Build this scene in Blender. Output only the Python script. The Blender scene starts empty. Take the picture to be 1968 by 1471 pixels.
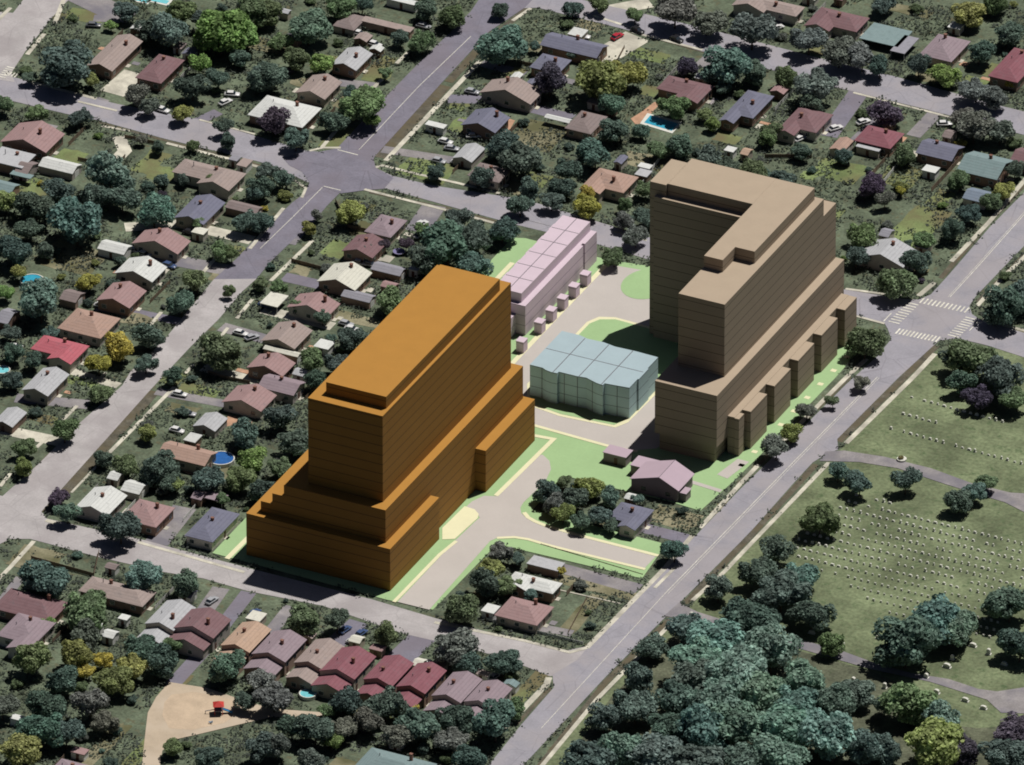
import bpy, bmesh, math, random
from mathutils import Vector, Matrix, noise
from mathutils.geometry import tessellate_polygon
random.seed(7)
S = bpy.context.scene
COL = S.collection
# ---------------- camera: a very long lens far away (the photo is almost an axonometric view) ----------------
SC = 6.8                      # photo pixels per metre at the middle of the picture
D = 5000.0
PITCH = math.radians(30.5)
A = math.radians(64.2)
RT = Vector((math.sin(A), math.cos(A), 0))
HD = Vector((-math.cos(A), math.sin(A), 0))
FW = (HD * math.cos(PITCH) + Vector((0, 0, -math.sin(PITCH)))).normalized()
UP = RT.cross(FW)
CAMLOC = -FW * D
cam = bpy.data.cameras.new('camera'); co = bpy.data.objects.new('camera', cam); COL.objects.link(co)
cam.sensor_width = 36; cam.lens = 36 * SC * D / 1968.0
cam.clip_start = 100; cam.clip_end = 20000
co.matrix_world = Matrix((RT, UP, -FW)).transposed().to_4x4()
co.location = CAMLOC
S.camera = co
# ---------------- light ----------------
SUN_EL = math.radians(66)
sd = (RT * .8 + HD * .6).normalized()
az = math.atan2(sd.x, sd.y)
todir = Vector((sd.x * math.cos(SUN_EL), sd.y * math.cos(SUN_EL), math.sin(SUN_EL)))
W = bpy.data.worlds.new("World"); S.world = W; W.use_nodes = True
nt = W.node_tree; bg = nt.nodes['Background']
sky = nt.nodes.new('ShaderNodeTexSky'); sky.sky_type = 'NISHITA'; sky.sun_disc = False
sky.sun_elevation = SUN_EL; sky.sun_rotation = az
nt.links.new(sky.outputs[0], bg.inputs[0]); bg.inputs[1].default_value = 0.05
sky.air_density = .25; sky.dust_density = .6; sky.ozone_density = .6
sl = bpy.data.lights.new('sun', 'SUN'); sl.energy = 5.0; sl.angle = math.radians(.5); sl.color = (1, .96, .9)
so = bpy.data.objects.new('sun', sl); COL.objects.link(so)
so.rotation_euler = todir.to_track_quat('Z', 'Y').to_euler(); so.location = (0, 0, 300)
S.cycles.diffuse_bounces = 1; S.cycles.transmission_bounces = 4; S.cycles.filter_width = 1.85
S.view_settings.view_transform = 'Standard'; S.view_settings.look = 'None'
S.view_settings.exposure = -0.44; S.view_settings.gamma = 1

def P(px, py, z=0.0):
    """the point at height z that the photo shows at pixel (px, py)"""
    F = SC * D
    d = FW + RT * ((px - 984) / F) - UP * ((py - 735.5) / F)
    t = (z - CAMLOC.z) / d.z
    p = CAMLOC + d * t
    return Vector((p.x, p.y, z))

# ---------------- materials ----------------
MATS = {}
def mat(name, col, rough=.85, var=.18, scale=1.5, fine=8.0, bump=0.0, kind=None, spec=.3, objcol=False, tint=None, p=None, leafy=False):
    if name in MATS: return MATS[name]
    m = bpy.data.materials.new(name); m.use_nodes = True; n = m.node_tree; L = n.links
    b = n.nodes['Principled BSDF']; b.inputs['Roughness'].default_value = rough
    b.inputs['Specular IOR Level'].default_value = spec
    tc = n.nodes.new('ShaderNodeTexCoord'); geo = n.nodes.new('ShaderNodeNewGeometry')
    vec = geo.outputs['Position']
    if objcol:
        oi = n.nodes.new('ShaderNodeObjectInfo'); base = oi.outputs['Color']; vec = tc.outputs['Object']
    else:
        rgb = n.nodes.new('ShaderNodeRGB'); rgb.outputs[0].default_value = (*col, 1); base = rgb.outputs[0]
    def mixc(fac, a, bcol, blend='MIX'):
        x = n.nodes.new('ShaderNodeMix'); x.data_type = 'RGBA'; x.blend_type = blend
        if isinstance(fac, (int, float)): x.inputs[0].default_value = fac
        else: L.new(fac, x.inputs[0])
        L.new(a, x.inputs[6])
        if isinstance(bcol, tuple): x.inputs[7].default_value = (*bcol, 1)
        else: L.new(bcol, x.inputs[7])
        return x.outputs[2]
    def noi(s, det=3, rou=.6):
        x = n.nodes.new('ShaderNodeTexNoise'); x.inputs['Scale'].default_value = s; x.inputs['Detail'].default_value = det
        x.inputs['Roughness'].default_value = rou; L.new(vec, x.inputs['Vector']); return x.outputs['Fac']
    def ramp(f, a, c, lo, hi):
        x = n.nodes.new('ShaderNodeMapRange'); L.new(f, x.inputs[0]); x.inputs[1].default_value = a; x.inputs[2].default_value = c
        x.inputs[3].default_value = lo; x.inputs[4].default_value = hi; return x.outputs[0]
    def math_(op, a, bval=None):
        x = n.nodes.new('ShaderNodeMath'); x.operation = op
        if isinstance(a, (int, float)): x.inputs[0].default_value = a
        else: L.new(a, x.inputs[0])
        if bval is not None:
            if isinstance(bval, (int, float)): x.inputs[1].default_value = bval
            else: L.new(bval, x.inputs[1])
        return x.outputs[0]
    c = base
    if var > 0:
        f1 = ramp(noi(scale), .3, .7, 1 - var, 1 + var); f2 = ramp(noi(fine, 2), .3, .7, 1 - var * .6, 1 + var * .6)
        f = math_('MULTIPLY', f1, f2)
        x = n.nodes.new('ShaderNodeVectorMath'); x.operation = 'SCALE'; L.new(c, x.inputs[0]); L.new(f, x.inputs['Scale']); c = x.outputs[0]
    if tint:
        c = mixc(ramp(noi(scale * .45, 4), .42, .62, 0, 1), c, tint)
    if kind == 'floors':       # dark joints between storeys, every 3 m
        sep = n.nodes.new('ShaderNodeSeparateXYZ'); L.new(vec, sep.inputs[0])
        fr = math_('FRACT', math_('DIVIDE', math_('ADD', sep.outputs[2], p[0]), p[1]))
        ln = math_('LESS_THAN', fr, p[2])
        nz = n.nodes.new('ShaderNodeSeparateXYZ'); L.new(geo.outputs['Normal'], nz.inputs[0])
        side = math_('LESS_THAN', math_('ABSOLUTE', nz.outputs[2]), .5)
        if len(p) > 4: c = mixc(math_('MULTIPLY', side, p[4]), c, (0, 0, 0))   # upright faces blackened in colour to deepen the shade on the walls
        c = mixc(math_('MULTIPLY', ln, side), c, p[3])
    if kind == 'speck':        # pale and dark specks: clover, bare soil, litter
        c = mixc(ramp(noi(1.3, 5, .75), .58, .66, 0, .8), c, p[0])
        c = mixc(ramp(noi(.35, 4, .7), .55, .68, 0, .9), c, p[1])
    if kind == 'asphalt':      # old patches, worn wheel tracks, cracks sealed with tar
        v = n.nodes.new('ShaderNodeTexVoronoi'); v.feature = 'DISTANCE_TO_EDGE'; v.inputs['Scale'].default_value = .09
        L.new(vec, v.inputs['Vector'])
        c = mixc(ramp(v.outputs['Distance'], 0, .012, .35, 0), c, p[0])
        c = mixc(ramp(noi(.06, 3), .45, .6, 0, .55), c, p[1])
    if kind == 'shingle':
        w = n.nodes.new('ShaderNodeTexWave'); w.inputs['Scale'].default_value = .9; w.inputs['Distortion'].default_value = .6
        w.bands_direction = 'Z'; L.new(vec, w.inputs['Vector'])
        c = mixc(ramp(w.outputs['Fac'], .0, .25, .35, 0), c, (col[0] * .55, col[1] * .55, col[2] * .55))
        c = mixc(ramp(noi(.5, 4, .7), .52, .7, 0, .4), c, (.12, .12, .13))
    L.new(c, b.inputs['Base Color'])
    if leafy:
        tl = n.nodes.new('ShaderNodeBsdfTranslucent'); L.new(c, tl.inputs[0]); ms = n.nodes.new('ShaderNodeMixShader'); ms.inputs[0].default_value = .38
        L.new(b.outputs[0], ms.inputs[1]); L.new(tl.outputs[0], ms.inputs[2]); L.new(ms.outputs[0], n.nodes['Material Output'].inputs[0])
    if bump:
        bp = n.nodes.new('ShaderNodeBump'); bp.inputs['Strength'].default_value = bump; bp.inputs['Distance'].default_value = .15
        L.new(noi(fine), bp.inputs['Height']); L.new(bp.outputs[0], b.inputs['Normal'])
    MATS[name] = m; return m

M = lambda k: MATS[k]
mat('ground', (.115, .143, .095), .95, .45, .12, 1.2, .5, kind='speck', p=[(.17, .16, .12), (.13, .12, .07)])
mat('lawn', (.19, .245, .1), .95, .3, .1, 1.5, .3, tint=(.17, .15, .08))
mat('wood_floor_shade', (.11, .12, .08), .95, .5, .12, 1.2, .5, kind='speck', p=[(.12, .11, .07), (.07, .09, .05)])  # ground under the trees, with their shade put into its darker colour
mat('lawn_dry', (.28, .26, .17), .95, .3, .12, 1.5, .3, tint=(.12, .12, .06))
mat('cemetery_grass', (.17, .205, .115), .95, .42, .06, .9, .4, kind='speck', p=[(.2, .19, .1), (.085, .13, .06)])
mat('asphalt', (.34, .33, .375), .9, .12, .12, 1.5, .1, kind='asphalt', p=[(.12, .11, .13), (.36, .33, .34)])
mat('asphalt_light', (.45, .425, .43), .9, .13, .1, 1.5, .1, kind='asphalt', p=[(.2, .18, .19), (.33, .3, .31)])
mat('asphalt_dark', (.21, .2, .25), .9, .14, .15, 1.5, .1, kind='asphalt', p=[(.08, .075, .09), (.21, .185, .22)])
mat('driveway', (.3, .28, .285), .9, .2, .2, 2, .1, tint=(.2, .19, .22))
mat('concrete', (.66, .63, .53), .9, .16, .3, 3, .1, tint=(.42, .4, .34))
mat('gravel', (.5, .41, .31), .95, .1, .15, 3, .1, tint=(.56, .47, .37))
mat('paver', (.5, .3, .2), .9, .2, .4, 3)
mat('site_lawn', (.36, .53, .27), .95, .045, .08, 1.2)
mat('site_walk', (.8, .77, .51), .9, .03, .2, 2)
mat('site_road', (.535, .495, .465), .9, .035, .08, 2)
mat('verge', (.12, .11, .085), .95, .4, .3, 2, .3, tint=(.13, .11, .07))
mat('paint', (.72, .7, .62), .8, .25, .6, 4)
mat('paint_worn', (.5, .47, .4), .8, .3, .6, 4)
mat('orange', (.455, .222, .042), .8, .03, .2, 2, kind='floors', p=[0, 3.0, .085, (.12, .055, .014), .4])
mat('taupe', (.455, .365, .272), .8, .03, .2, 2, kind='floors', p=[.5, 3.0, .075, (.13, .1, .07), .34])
mat('lilac', (.66, .54, .62), .8, .03, .2, 2, kind='floors', p=[0, 3.2, .07, (.33, .25, .33)])
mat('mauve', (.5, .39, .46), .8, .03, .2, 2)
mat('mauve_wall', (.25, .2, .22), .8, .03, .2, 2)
mat('teal', (.44, .62, .62), .8, .03, .2, 2, kind='floors', p=[0, 3.33, .06, (.18, .25, .27)])
mat('seam', (.14, .13, .15), .8, 0)
mat('leaf', (.1, .1, .1), .8, .6, 2.6, 8, 0, objcol=True, spec=.15, leafy=True)
mat('brush', (.125, .155, .115), .9, .5, .12, .8, 0, spec=.15, tint=(.1, .115, .105), leafy=True)
mat('bark', (.1, .075, .055), .95, .3, 1, 5)
mat('glass', (.03, .04, .055), .15, 0, spec=.6)
mat('frame', (.6, .6, .58), .7, .05)
mat('chimney', (.25, .13, .1), .9, .2, 1, 6)
mat('door', (.12, .06, .05), .6, .1)
mat('tyre', (.02, .02, .02), .8, 0)
mat('water', (.05, .38, .55), .12, .12, .8, 2, .1, spec=.5)
mat('water_pale', (.2, .62, .68), .12, .12, .8, 2, .1, spec=.5)
mat('cover', (.02, .12, .38), .5, .15, .8, 2)
mat('rim', (.72, .72, .66), .6, .08)
mat('stone', (.7, .7, .63), .85, .2, 2, 8)
mat('wood', (.2, .15, .11), .9, .3, .6, 5)
mat('white_wood', (.7, .7, .68), .8, .1)
mat('metal', (.25, .25, .27), .5, .05)
mat('play_red', (.6, .06, .05), .5, .05); mat('play_blue', (.05, .25, .5), .5, .05)
mat('trampoline', (.22, .2, .38), .7, .08)
ROOFC = dict(tan=(.37, .285, .26), brown=(.26, .2, .195), maroon=(.23, .12, .135), crimson=(.28, .09, .12), red=(.52, .1, .14),
             pink=(.38, .225, .225), salmon=(.45, .28, .215), orange=(.52, .34, .23), grey=(.3, .295, .35), lgrey=(.46, .47, .5),
             white=(.66, .68, .66), slate=(.17, .175, .26), blue=(.19, .25, .34), teal=(.2, .3, .31), mauve=(.31, .23, .27),
             dark=(.09, .085, .11), cream=(.68, .67, .57))
for k, c in ROOFC.items():
    g_ = sum(c) / 3; c = tuple((v * .8 + g_ * .2) * 1.06 for v in c)
    mat('roof_' + k, c, .9, .13, .5, 5, .2, kind='shingle')
WALLC = [(.3, .2, .15), (.45, .4, .33), (.38, .27, .22), (.55, .52, .46), (.25, .17, .14), (.42, .38, .36)]
for i, c in enumerate(WALLC): mat('wall_%d' % i, c, .9, .12, .5, 6)
CARC = dict(white=(.75, .75, .75), black=(.02, .02, .025), blue=(.06, .1, .22), red=(.45, .03, .05), silver=(.42, .43, .46), grey=(.16, .165, .18))
for k, c in CARC.items(): mat('paint_' + k, c, .3, 0, spec=.5)

# ---------------- object helpers ----------------
AVOID = []
def keep_off(w, grow=0):
    xs = [p.x for p in w]; ys = [p.y for p in w]; AVOID.append(([(p.x, p.y) for p in w], min(xs), min(ys), max(xs), max(ys)))
def blocked(x, y):
    for poly, a, b, c, d in AVOID:
        if a <= x <= c and b <= y <= d:
            ins = False; j = len(poly) - 1
            for i in range(len(poly)):
                if (poly[i][1] > y) != (poly[j][1] > y) and x < (poly[j][0] - poly[i][0]) * (y - poly[i][1]) / (poly[j][1] - poly[i][1]) + poly[i][0]: ins = not ins
                j = i
            if ins: return True
    return False
def link(name, bm, m, parent=None, smooth=False):
    me = bpy.data.meshes.new(name)
    bmesh.ops.recalc_face_normals(bm, faces=bm.faces)
    if smooth:
        for f in bm.faces: f.smooth = True
    bm.to_mesh(me); bm.free()
    for x in (m if isinstance(m, (list, tuple)) else [m]): me.materials.append(M(x))
    o = bpy.data.objects.new(name, me); COL.objects.link(o); o.parent = parent
    return o
def thing(name, label, cat, loc=(0, 0, 0), rz=0, group=None):
    o = bpy.data.objects.new(name, None); o.empty_display_size = .5; COL.objects.link(o)
    o.location = loc; o.rotation_euler = (0, 0, rz)
    return tag(o, label, cat, group)
def tag(o, label, cat, group=None):
    o['label'] = label; o['category'] = cat
    if group: o['group'] = group
    return o
def box(bm, x0, y0, z0, x1, y1, z1, mi=0):
    vs = [bm.verts.new(c) for c in ((x0, y0, z0), (x1, y0, z0), (x1, y1, z0), (x0, y1, z0), (x0, y0, z1), (x1, y0, z1), (x1, y1, z1), (x0, y1, z1))]
    for q in ((3, 2, 1, 0), (4, 5, 6, 7), (0, 1, 5, 4), (1, 2, 6, 5), (2, 3, 7, 6), (3, 0, 4, 7)):
        f = bm.faces.new([vs[i] for i in q]); f.material_index = mi
    return vs
def prism(bm, poly, z0, z1, mi=0, bottom=True, ztop=None):
    b = [bm.verts.new((x, y, z0)) for x, y in poly]
    t = [bm.verts.new((x, y, z1 if ztop is None else ztop[i])) for i, (x, y) in enumerate(poly)]
    n = len(poly)
    for i in range(n):
        f = bm.faces.new((b[i], b[(i + 1) % n], t[(i + 1) % n], t[i])); f.material_index = mi
    tris = tessellate_polygon([[Vector((x, y, 0)) for x, y in poly]])
    for tr in tris:
        try:
            f = bm.faces.new([t[i] for i in tr]); f.material_index = mi
            if f.calc_center_median() and f.normal.z < 0: f.normal_flip()
        except ValueError: pass
        if bottom:
            try: bm.faces.new([b[i] for i in reversed(tr)]).material_index = mi
            except ValueError: pass
def cyl(bm, x, y, z0, z1, r0, r1=None, n=10, mi=0, axis='Z'):
    r1 = r0 if r1 is None else r1
    ra = [(math.cos(2 * math.pi * i / n), math.sin(2 * math.pi * i / n)) for i in range(n)]
    if axis == 'Z': g = lambda c, s, r, z: (x + c * r, y + s * r, z)
    a = [bm.verts.new(g(c, s, r0, z0)) for c, s in ra]; b = [bm.verts.new(g(c, s, r1, z1)) for c, s in ra]
    for i in range(n):
        bm.faces.new((a[i], a[(i + 1) % n], b[(i + 1) % n], b[i])).material_index = mi
    bm.faces.new(b).material_index = mi; bm.faces.new(a[::-1]).material_index = mi
def tube(bm, p, q, r0, r1, n=6):
    p = Vector(p); q = Vector(q); d = (q - p).normalized(); s = d.orthogonal().normalized(); t = d.cross(s)
    a = []; b = []
    for i in range(n):
        w = s * math.cos(2 * math.pi * i / n) + t * math.sin(2 * math.pi * i / n)
        a.append(bm.verts.new(p + w * r0)); b.append(bm.verts.new(q + w * r1))
    for i in range(n): bm.faces.new((a[i], a[(i + 1) % n], b[(i + 1) % n], b[i]))
    bm.faces.new(b); bm.faces.new(a[::-1])
def sheet(name, pts, z, m, kind='structure', h=0.0):
    """flat polygon of ground given in photo pixels; h > 0 makes it a raised slab"""
    w = [P(x, y, z + h) for x, y in pts]; keep_off(w)
    bm = bmesh.new()
    if h > 0: prism(bm, [(p.x, p.y) for p in w], z - .03, z + h, bottom=False)
    else:
        vs = [bm.verts.new(p) for p in w]
        for tr in tessellate_polygon([w]):
            try: bm.faces.new([vs[i] for i in tr])
            except ValueError: pass
        for f in bm.faces:
            f.normal_update()
            if f.normal.z < 0: f.normal_flip()
    me = bpy.data.meshes.new(name); bm.to_mesh(me); bm.free(); me.materials.append(M(m))
    o = bpy.data.objects.new(name, me); COL.objects.link(o)
    if kind: o['kind'] = kind
    return o
def smooth_line(pts, n=1):
    for _ in range(n):
        q = [pts[0]]
        for a, b in zip(pts, pts[1:]):
            q += [a * .75 + b * .25, a * .25 + b * .75]
        q.append(pts[-1]); pts = q
    return pts
def strip_into(bm, pts, width, z, h=0.0, smooth=0, closed=False):
    w = [P(x, y, z + h) for x, y in pts]
    if smooth: w = smooth_line(w, smooth)
    n = len(w); L = []; R = []
    for i in range(n):
        a = w[max(i - 1, 0)] if not closed else w[i - 1]; c = w[min(i + 1, n - 1)] if not closed else w[(i + 1) % n]
        d1 = (w[i] - a); d2 = (c - w[i])
        if d1.length < 1e-6: d1 = d2
        if d2.length < 1e-6: d2 = d1
        d = (d1.normalized() + d2.normalized()).normalized(); s = Vector((-d.y, d.x, 0))
        k = 1 / max(.5, s.dot(Vector((-d1.normalized().y, d1.normalized().x, 0))))
        L.append(w[i] + s * width / 2 * k); R.append(w[i] - s * width / 2 * k)
    lv = [bm.verts.new(p) for p in L]; rv = [bm.verts.new(p) for p in R]
    rng = range(n if closed else n - 1)
    for i in rng: keep_off([L[i], L[(i + 1) % n], R[(i + 1) % n], R[i]])
    for i in rng:
        j = (i + 1) % n; bm.faces.new((rv[i], rv[j], lv[j], lv[i]))
    if h > 0:
        lb = [bm.verts.new(p - Vector((0, 0, h + .03))) for p in L]; rb = [bm.verts.new(p - Vector((0, 0, h + .03))) for p in R]
        for i in rng:
            j = (i + 1) % n
            bm.faces.new((lv[i], lv[j], lb[j], lb[i])); bm.faces.new((rb[i], rb[j], rv[j], rv[i]))
        if not closed:
            bm.faces.new((rv[0], lv[0], lb[0], rb[0])); bm.faces.new((lv[-1], rv[-1], rb[-1], lb[-1]))
def strip(name, pts, width, z, m, h=0.0, smooth=0, kind='structure', closed=False):
    bm = bmesh.new(); strip_into(bm, pts, width, z, h, smooth, closed)
    o = link(name, bm, m)
    if kind: o['kind'] = kind
    return o
def dims(b, trim=4):
    """metres across (world X) and along (world Y) of the axis-aligned thing that fills the photo box b"""
    W_ = b[2] - b[0]; H_ = b[3] - b[1] - trim
    w = (W_ - .955 * H_) / 4.688; l = (H_ - 1.5 * w) / 3.1
    return w, l
# ================= the setting: ground, lawns, roads, pavements =================
bm = bmesh.new(); box(bm, -900, -900, -2, 900, 900, 0)
o = link('ground', bm, 'ground'); o['kind'] = 'structure'
sheet('cemetery_lawn', [(1800, 676), (2100, 660), (2100, 1620), (900, 1620), (1010, 1500), (1185, 1312), (1320, 1172), (1440, 1050), (1580, 900), (1625, 855)], .02, 'cemetery_grass')
sheet('wood_floor_shade', [(1310,1205),(1400,1216),(1548,1254),(1680,1292),(1760,1330),(1720,1380),(1880,1400),(1990,1390),(2000,1560),(1020,1560),(1175,1340)], .04, 'wood_floor_shade')
def para(b, z):
    """axis-aligned ground rectangle filling photo box b, with ragged edges"""
    w, l = dims(b, 0); w = max(w, 4) * 1.15; l = max(l, 4) * 1.15; c = P((b[0] + b[2]) / 2, (b[1] + b[3]) / 2, z)
    pts = []; n = 5
    cs = [(-w / 2, -l / 2), (w / 2, -l / 2), (w / 2, l / 2), (-w / 2, l / 2)]
    for i in range(4):
        a = cs[i]; e = cs[(i + 1) % 4]
        for k in range(n):
            t = k / n; pts.append((a[0] + (e[0] - a[0]) * t + random.uniform(-.5, .5), a[1] + (e[1] - a[1]) * t + random.uniform(-.5, .5)))
    return [Vector((c.x + x, c.y + y, z)) for x, y in pts]
LAWNS = [(125,15,205,48,0),(255,290,325,335,0),(1186,85,1285,122,0),(1105,38,1160,62,1),(978,230,1094,292,1),(1561,304,1667,352,0),
 (1686,315,1775,362,0),(1781,365,1835,398,0),(1850,145,1925,172,0),(75,465,205,528,1),(1700,398,1825,480,0),(700,108,760,150,0),(618,243,690,288,0),
 (860,190,905,214,0),(1075,1108,1215,1150,1),(1248,975,1345,1018,1),(1085,1150,1150,1215,1),(940,1290,1055,1395,0),(403,520,440,542,1),(340,735,420,768,0),
 (640,600,735,628,1),(762,300,875,352,0),(1190,290,1255,322,1),(210,1370,290,1560,0),(330,1300,350,1330,0),(120,722,185,742,0),(60,795,110,815,0),
 (320,775,380,800,1),(560,505,605,530,1),(670,385,720,405,0),(1370,965,1410,990,1),(560,150,640,178,1),(480,70,580,110,1),(150,1400,235,1480,1),
 (20,340,120,390,0),(300,710,360,740,0),(500,930,560,970,0),(230,600,300,630,1),(60,900,120,925,1),(850,460,900,490,0),(1880,620,1968,660,1),
 (20,1050,120,1100,1),(1540,330,1570,345,0),(1000,330,1060,360,0),(1240,300,1290,330,1),(430,470,470,490,0),(1560,400,1620,440,0),(300,1200,330,1230,0),
 (960,130,1010,165,0),(90,20,130,40,1),(1700,5,1790,35,1),(1580,20,1600,30,0)]
for k in (0, 1):
    bm = bmesh.new()
    for i, b in enumerate(LAWNS):
        if b[4] == k:
            pts = para(b, .03 + .0011 * i); vs = [bm.verts.new(p) for p in pts]
            for tr in tessellate_polygon([pts]): bm.faces.new([vs[j] for j in tr])
    o = link('dry_lawns' if k else 'lawns', bm, 'lawn_dry' if k else 'lawn'); o['kind'] = 'structure'
# --- streets ---
sheet('main_road', [(900,1520),(1001,1394),(1064,1322),(1062,1297),(1110,1268),(1138,1234),(1234,1141),(1291,1078),(1420,943),(1527,838),(1625,740),(1686,685),(1713,652),
 (1706,632),(1700,622),(1625,599),(1560,585),(1560,541),(1625,557),(1700,569),(1740,575),(1765,576),(1789,566),(1823,529),(1902,437),(2000,338),
 (2000,440),(1945,497),(1875,570),(1863,588),(1868,604),(1886,616),(1990,646),(1990,694),(1897,664),(1839,650),(1805,655),(1789,669),(1728,725),(1609,844),(1611,864),(1586,874),(1562,889),(1525,929),
 (1448,1016),(1420,1045),(1305,1160),(1276,1189),(1165,1300),(960,1520)], .10, 'asphalt')
sheet('north_street', [(-30,136),(32,150),(148,182),(230,201),(383,230),(483,259),(590,290),(716,300),(720,322),(754,338),(833,357),(1010,384),(1243,455),(1560,541),(1560,585),(1243,498),(1150,470),(987,431),(840,390),(740,362),(696,364),(656,368),(590,350),(520,317),(490,309),(317,267),(190,232),(127,219),(18,193),(-30,182)], .08, 'asphalt')
sheet('avenue', [(590,297),(648,285),(725,203),(815,111),(873,55),(905,22),(940,-30),(1050,-30),(1010,14),(939,62),(852,156),(720,301),(716,312),(640,320)], .115, 'asphalt_dark')
sheet('street_junction', [(543,303),(590,291),(690,296),(718,306),(722,322),(756,342),(738,363),(700,366),(656,372),(622,360),(585,378),(594,350),(580,330),(556,318)], .135, 'asphalt_dark')
sheet('side_street_upper', [(585,372),(622,356),(656,368),(567,458),(520,503),(493,536),(411,537),(457,495),(502,447),(561,390)], .095, 'asphalt_dark')
sheet('side_street_lower', [(411,537),(493,536),(465,561),(420,614),(367,666),(335,700),(285,754),(79,984),(60,1000),(-30,1000),(-30,985),(0,958),(74,892),(151,815),(235,741),(251,714),(312,658),(378,577)], .10, 'asphalt_light')
sheet('south_street', [(-30,945),(30,960),(79,982),(90,997),(272,1037),(489,1095),(714,1152),(839,1189),(1010,1234),(1091,1250),(1138,1240),(1110,1290),(1057,1300),(997,1276),(923,1252),(775,1218),(622,1165),(475,1136),(391,1112),(317,1100),(190,1071),(58,1036),(20,1036),(-30,1060)], .085, 'asphalt_light')
sheet('north_east_road', [(905,-30),(1010,-26),(1128,2),(1252,30),(1400,66),(1560,108),(1723,148),(1908,200),(2000,222),(2000,268),(1791,213),(1630,174),(1450,126),(1350,99),(1202,57),(1033,15),(1008,16),(940,10)], .10, 'asphalt')
sheet('corner_road', [(-30,20),(25,25),(60,-20),(150,-20),(100,34),(48,100),(22,140),(28,158),(-30,150)], .105, 'asphalt_light')
sheet('cemetery_drive', [(1586,868),(1622,866),(1700,878),(1789,900),(1868,929),(1942,947),(2000,950),(2000,990),(1968,984),(1930,965),(1889,953),(1818,931),(1725,900),(1650,888),(1575,886)], .13, 'driveway')
sheet('cemetery_path', [(1276,1184),(1305,1158),(1340,1176),(1408,1197),(1522,1226),(1610,1248),(1686,1276),(1752,1294),(1823,1305),(1880,1324),(1916,1329),(1990,1318),(1990,1372),(1924,1370),(1897,1345),(1786,1310),(1673,1286),(1548,1250),(1408,1214),(1320,1190)], .13, 'driveway')
sheet('gravel_playground_ground', [(325,1311),(396,1322),(450,1340),(520,1362),(643,1371),(600,1379),(520,1379),(462,1392),(383,1411),(338,1421),(312,1443),(300,1520),(268,1520),(278,1420),(284,1370),(300,1340)], .14, 'gravel')
mat('play_sand', (.56, .44, .32), .95, .12, .2, 3, .1)
sheet('playground_sand', [(330,1335),(372,1330),(420,1338),(458,1350),(462,1370),(430,1390),(370,1403),(325,1400),(312,1375),(316,1350)], .16, 'play_sand')
# --- driveways, lanes, patios ---
bm = bmesh.new(); bl = bmesh.new(); bc = bmesh.new(); bp = bmesh.new()
DR = [([(215,180),(262,140)],8,'c'),([(228,262),(240,290),(225,305)],4,'c'),([(180,35),(245,38)],4,'d'),([(150,-10),(245,36)],9,'d'),([(725,167),(650,158)],4.5,'d'),
 ([(860,190),(940,192),(1010,205),(1100,228)],5,'k'),([(925,122),(1010,142)],4,'d'),([(735,287),(870,308)],4,'d'),([(485,462),(345,430),(240,437)],5,'c'),
 ([(442,520),(370,507),(280,490)],6,'d'),([(345,618),(270,603),(185,590)],4,'k'),([(330,690),(300,650)],3,'d'),([(228,742),(120,708)],3.5,'c'),([(390,706),(500,735)],4.5,'c'),
 ([(425,628),(520,655)],5,'d'),([(170,778),(30,765)],5,'d'),([(120,850),(0,825)],5,'c'),([(300,752),(440,778)],4,'d'),([(300,1045),(355,975)],7,'d'),([(545,532),(680,562)],5,'k'),
 ([(505,595),(640,628)],4.5,'c'),([(425,1130),(365,1215)],5,'d'),([(478,1138),(392,1250),(330,1318)],4.5,'k'),([(690,1195),(640,1240)],6,'k'),([(815,1222),(760,1275)],8,'k'),
 ([(1335,1040),(1225,1012)],5,'k'),([(1100,1218),(945,1188)],3.6,'d'),([(1650,178),(1590,262)],6,'k'),([(1800,215),(1755,262)],4.5,'d'),([(1375,100),(1345,128)],4,'d'),
 ([(1225,70),(1155,112)],9,'c'),([(835,395),(800,445)],7,'d'),([(1700,215),(1640,272)],3,'d'),([(180,205),(200,190)],4,'d'),([(40,1110),(0,1160)],3,'d'),([(1170,20),(1250,5)],6,'c'),
 ([(345,250),(420,215)],4,'k'),([(560,1165),(500,1240)],4,'d'),([(105,250),(60,240)],5,'d'),([(1480,52),(1500,30)],5,'d'),([(620,395),(560,470)],2.5,'d'),([(1910,215),(1860,262)],4,'d')]
for i, (pts, w, k) in enumerate(DR):
    strip_into({'c': bc, 'd': bm, 'k': bl}[k], pts, w, .1 if 0 else .05 + .0008 * i)
for b_, nm, m_ in ((bm, 'driveways', 'driveway'), (bl, 'dark_driveways', 'asphalt_dark'), (bc, 'concrete_driveways', 'concrete')):
    o = link(nm, b_, m_); o['kind'] = 'structure'
sheet('long_driveway', [(1082,1083),(1237,1124),(1218,1142),(1085,1104)], .06, 'driveway')
sheet('orange_patio', [(955,252),(972,226),(990,232),(972,262)], .06, 'paver')
sheet('pink_patio', [(1212,228),(1232,216),(1258,196),(1268,200),(1236,236),(1222,240)], .06, 'paver')
sheet('brick_terrace', [(428,812),(440,798),(486,808),(482,818),(455,815),(436,820)], .06, 'paver')
sheet('peach_patio', [(350,905),(362,890),(405,904),(392,912),(362,912)], .06, 'paver')
bp.free()
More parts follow.
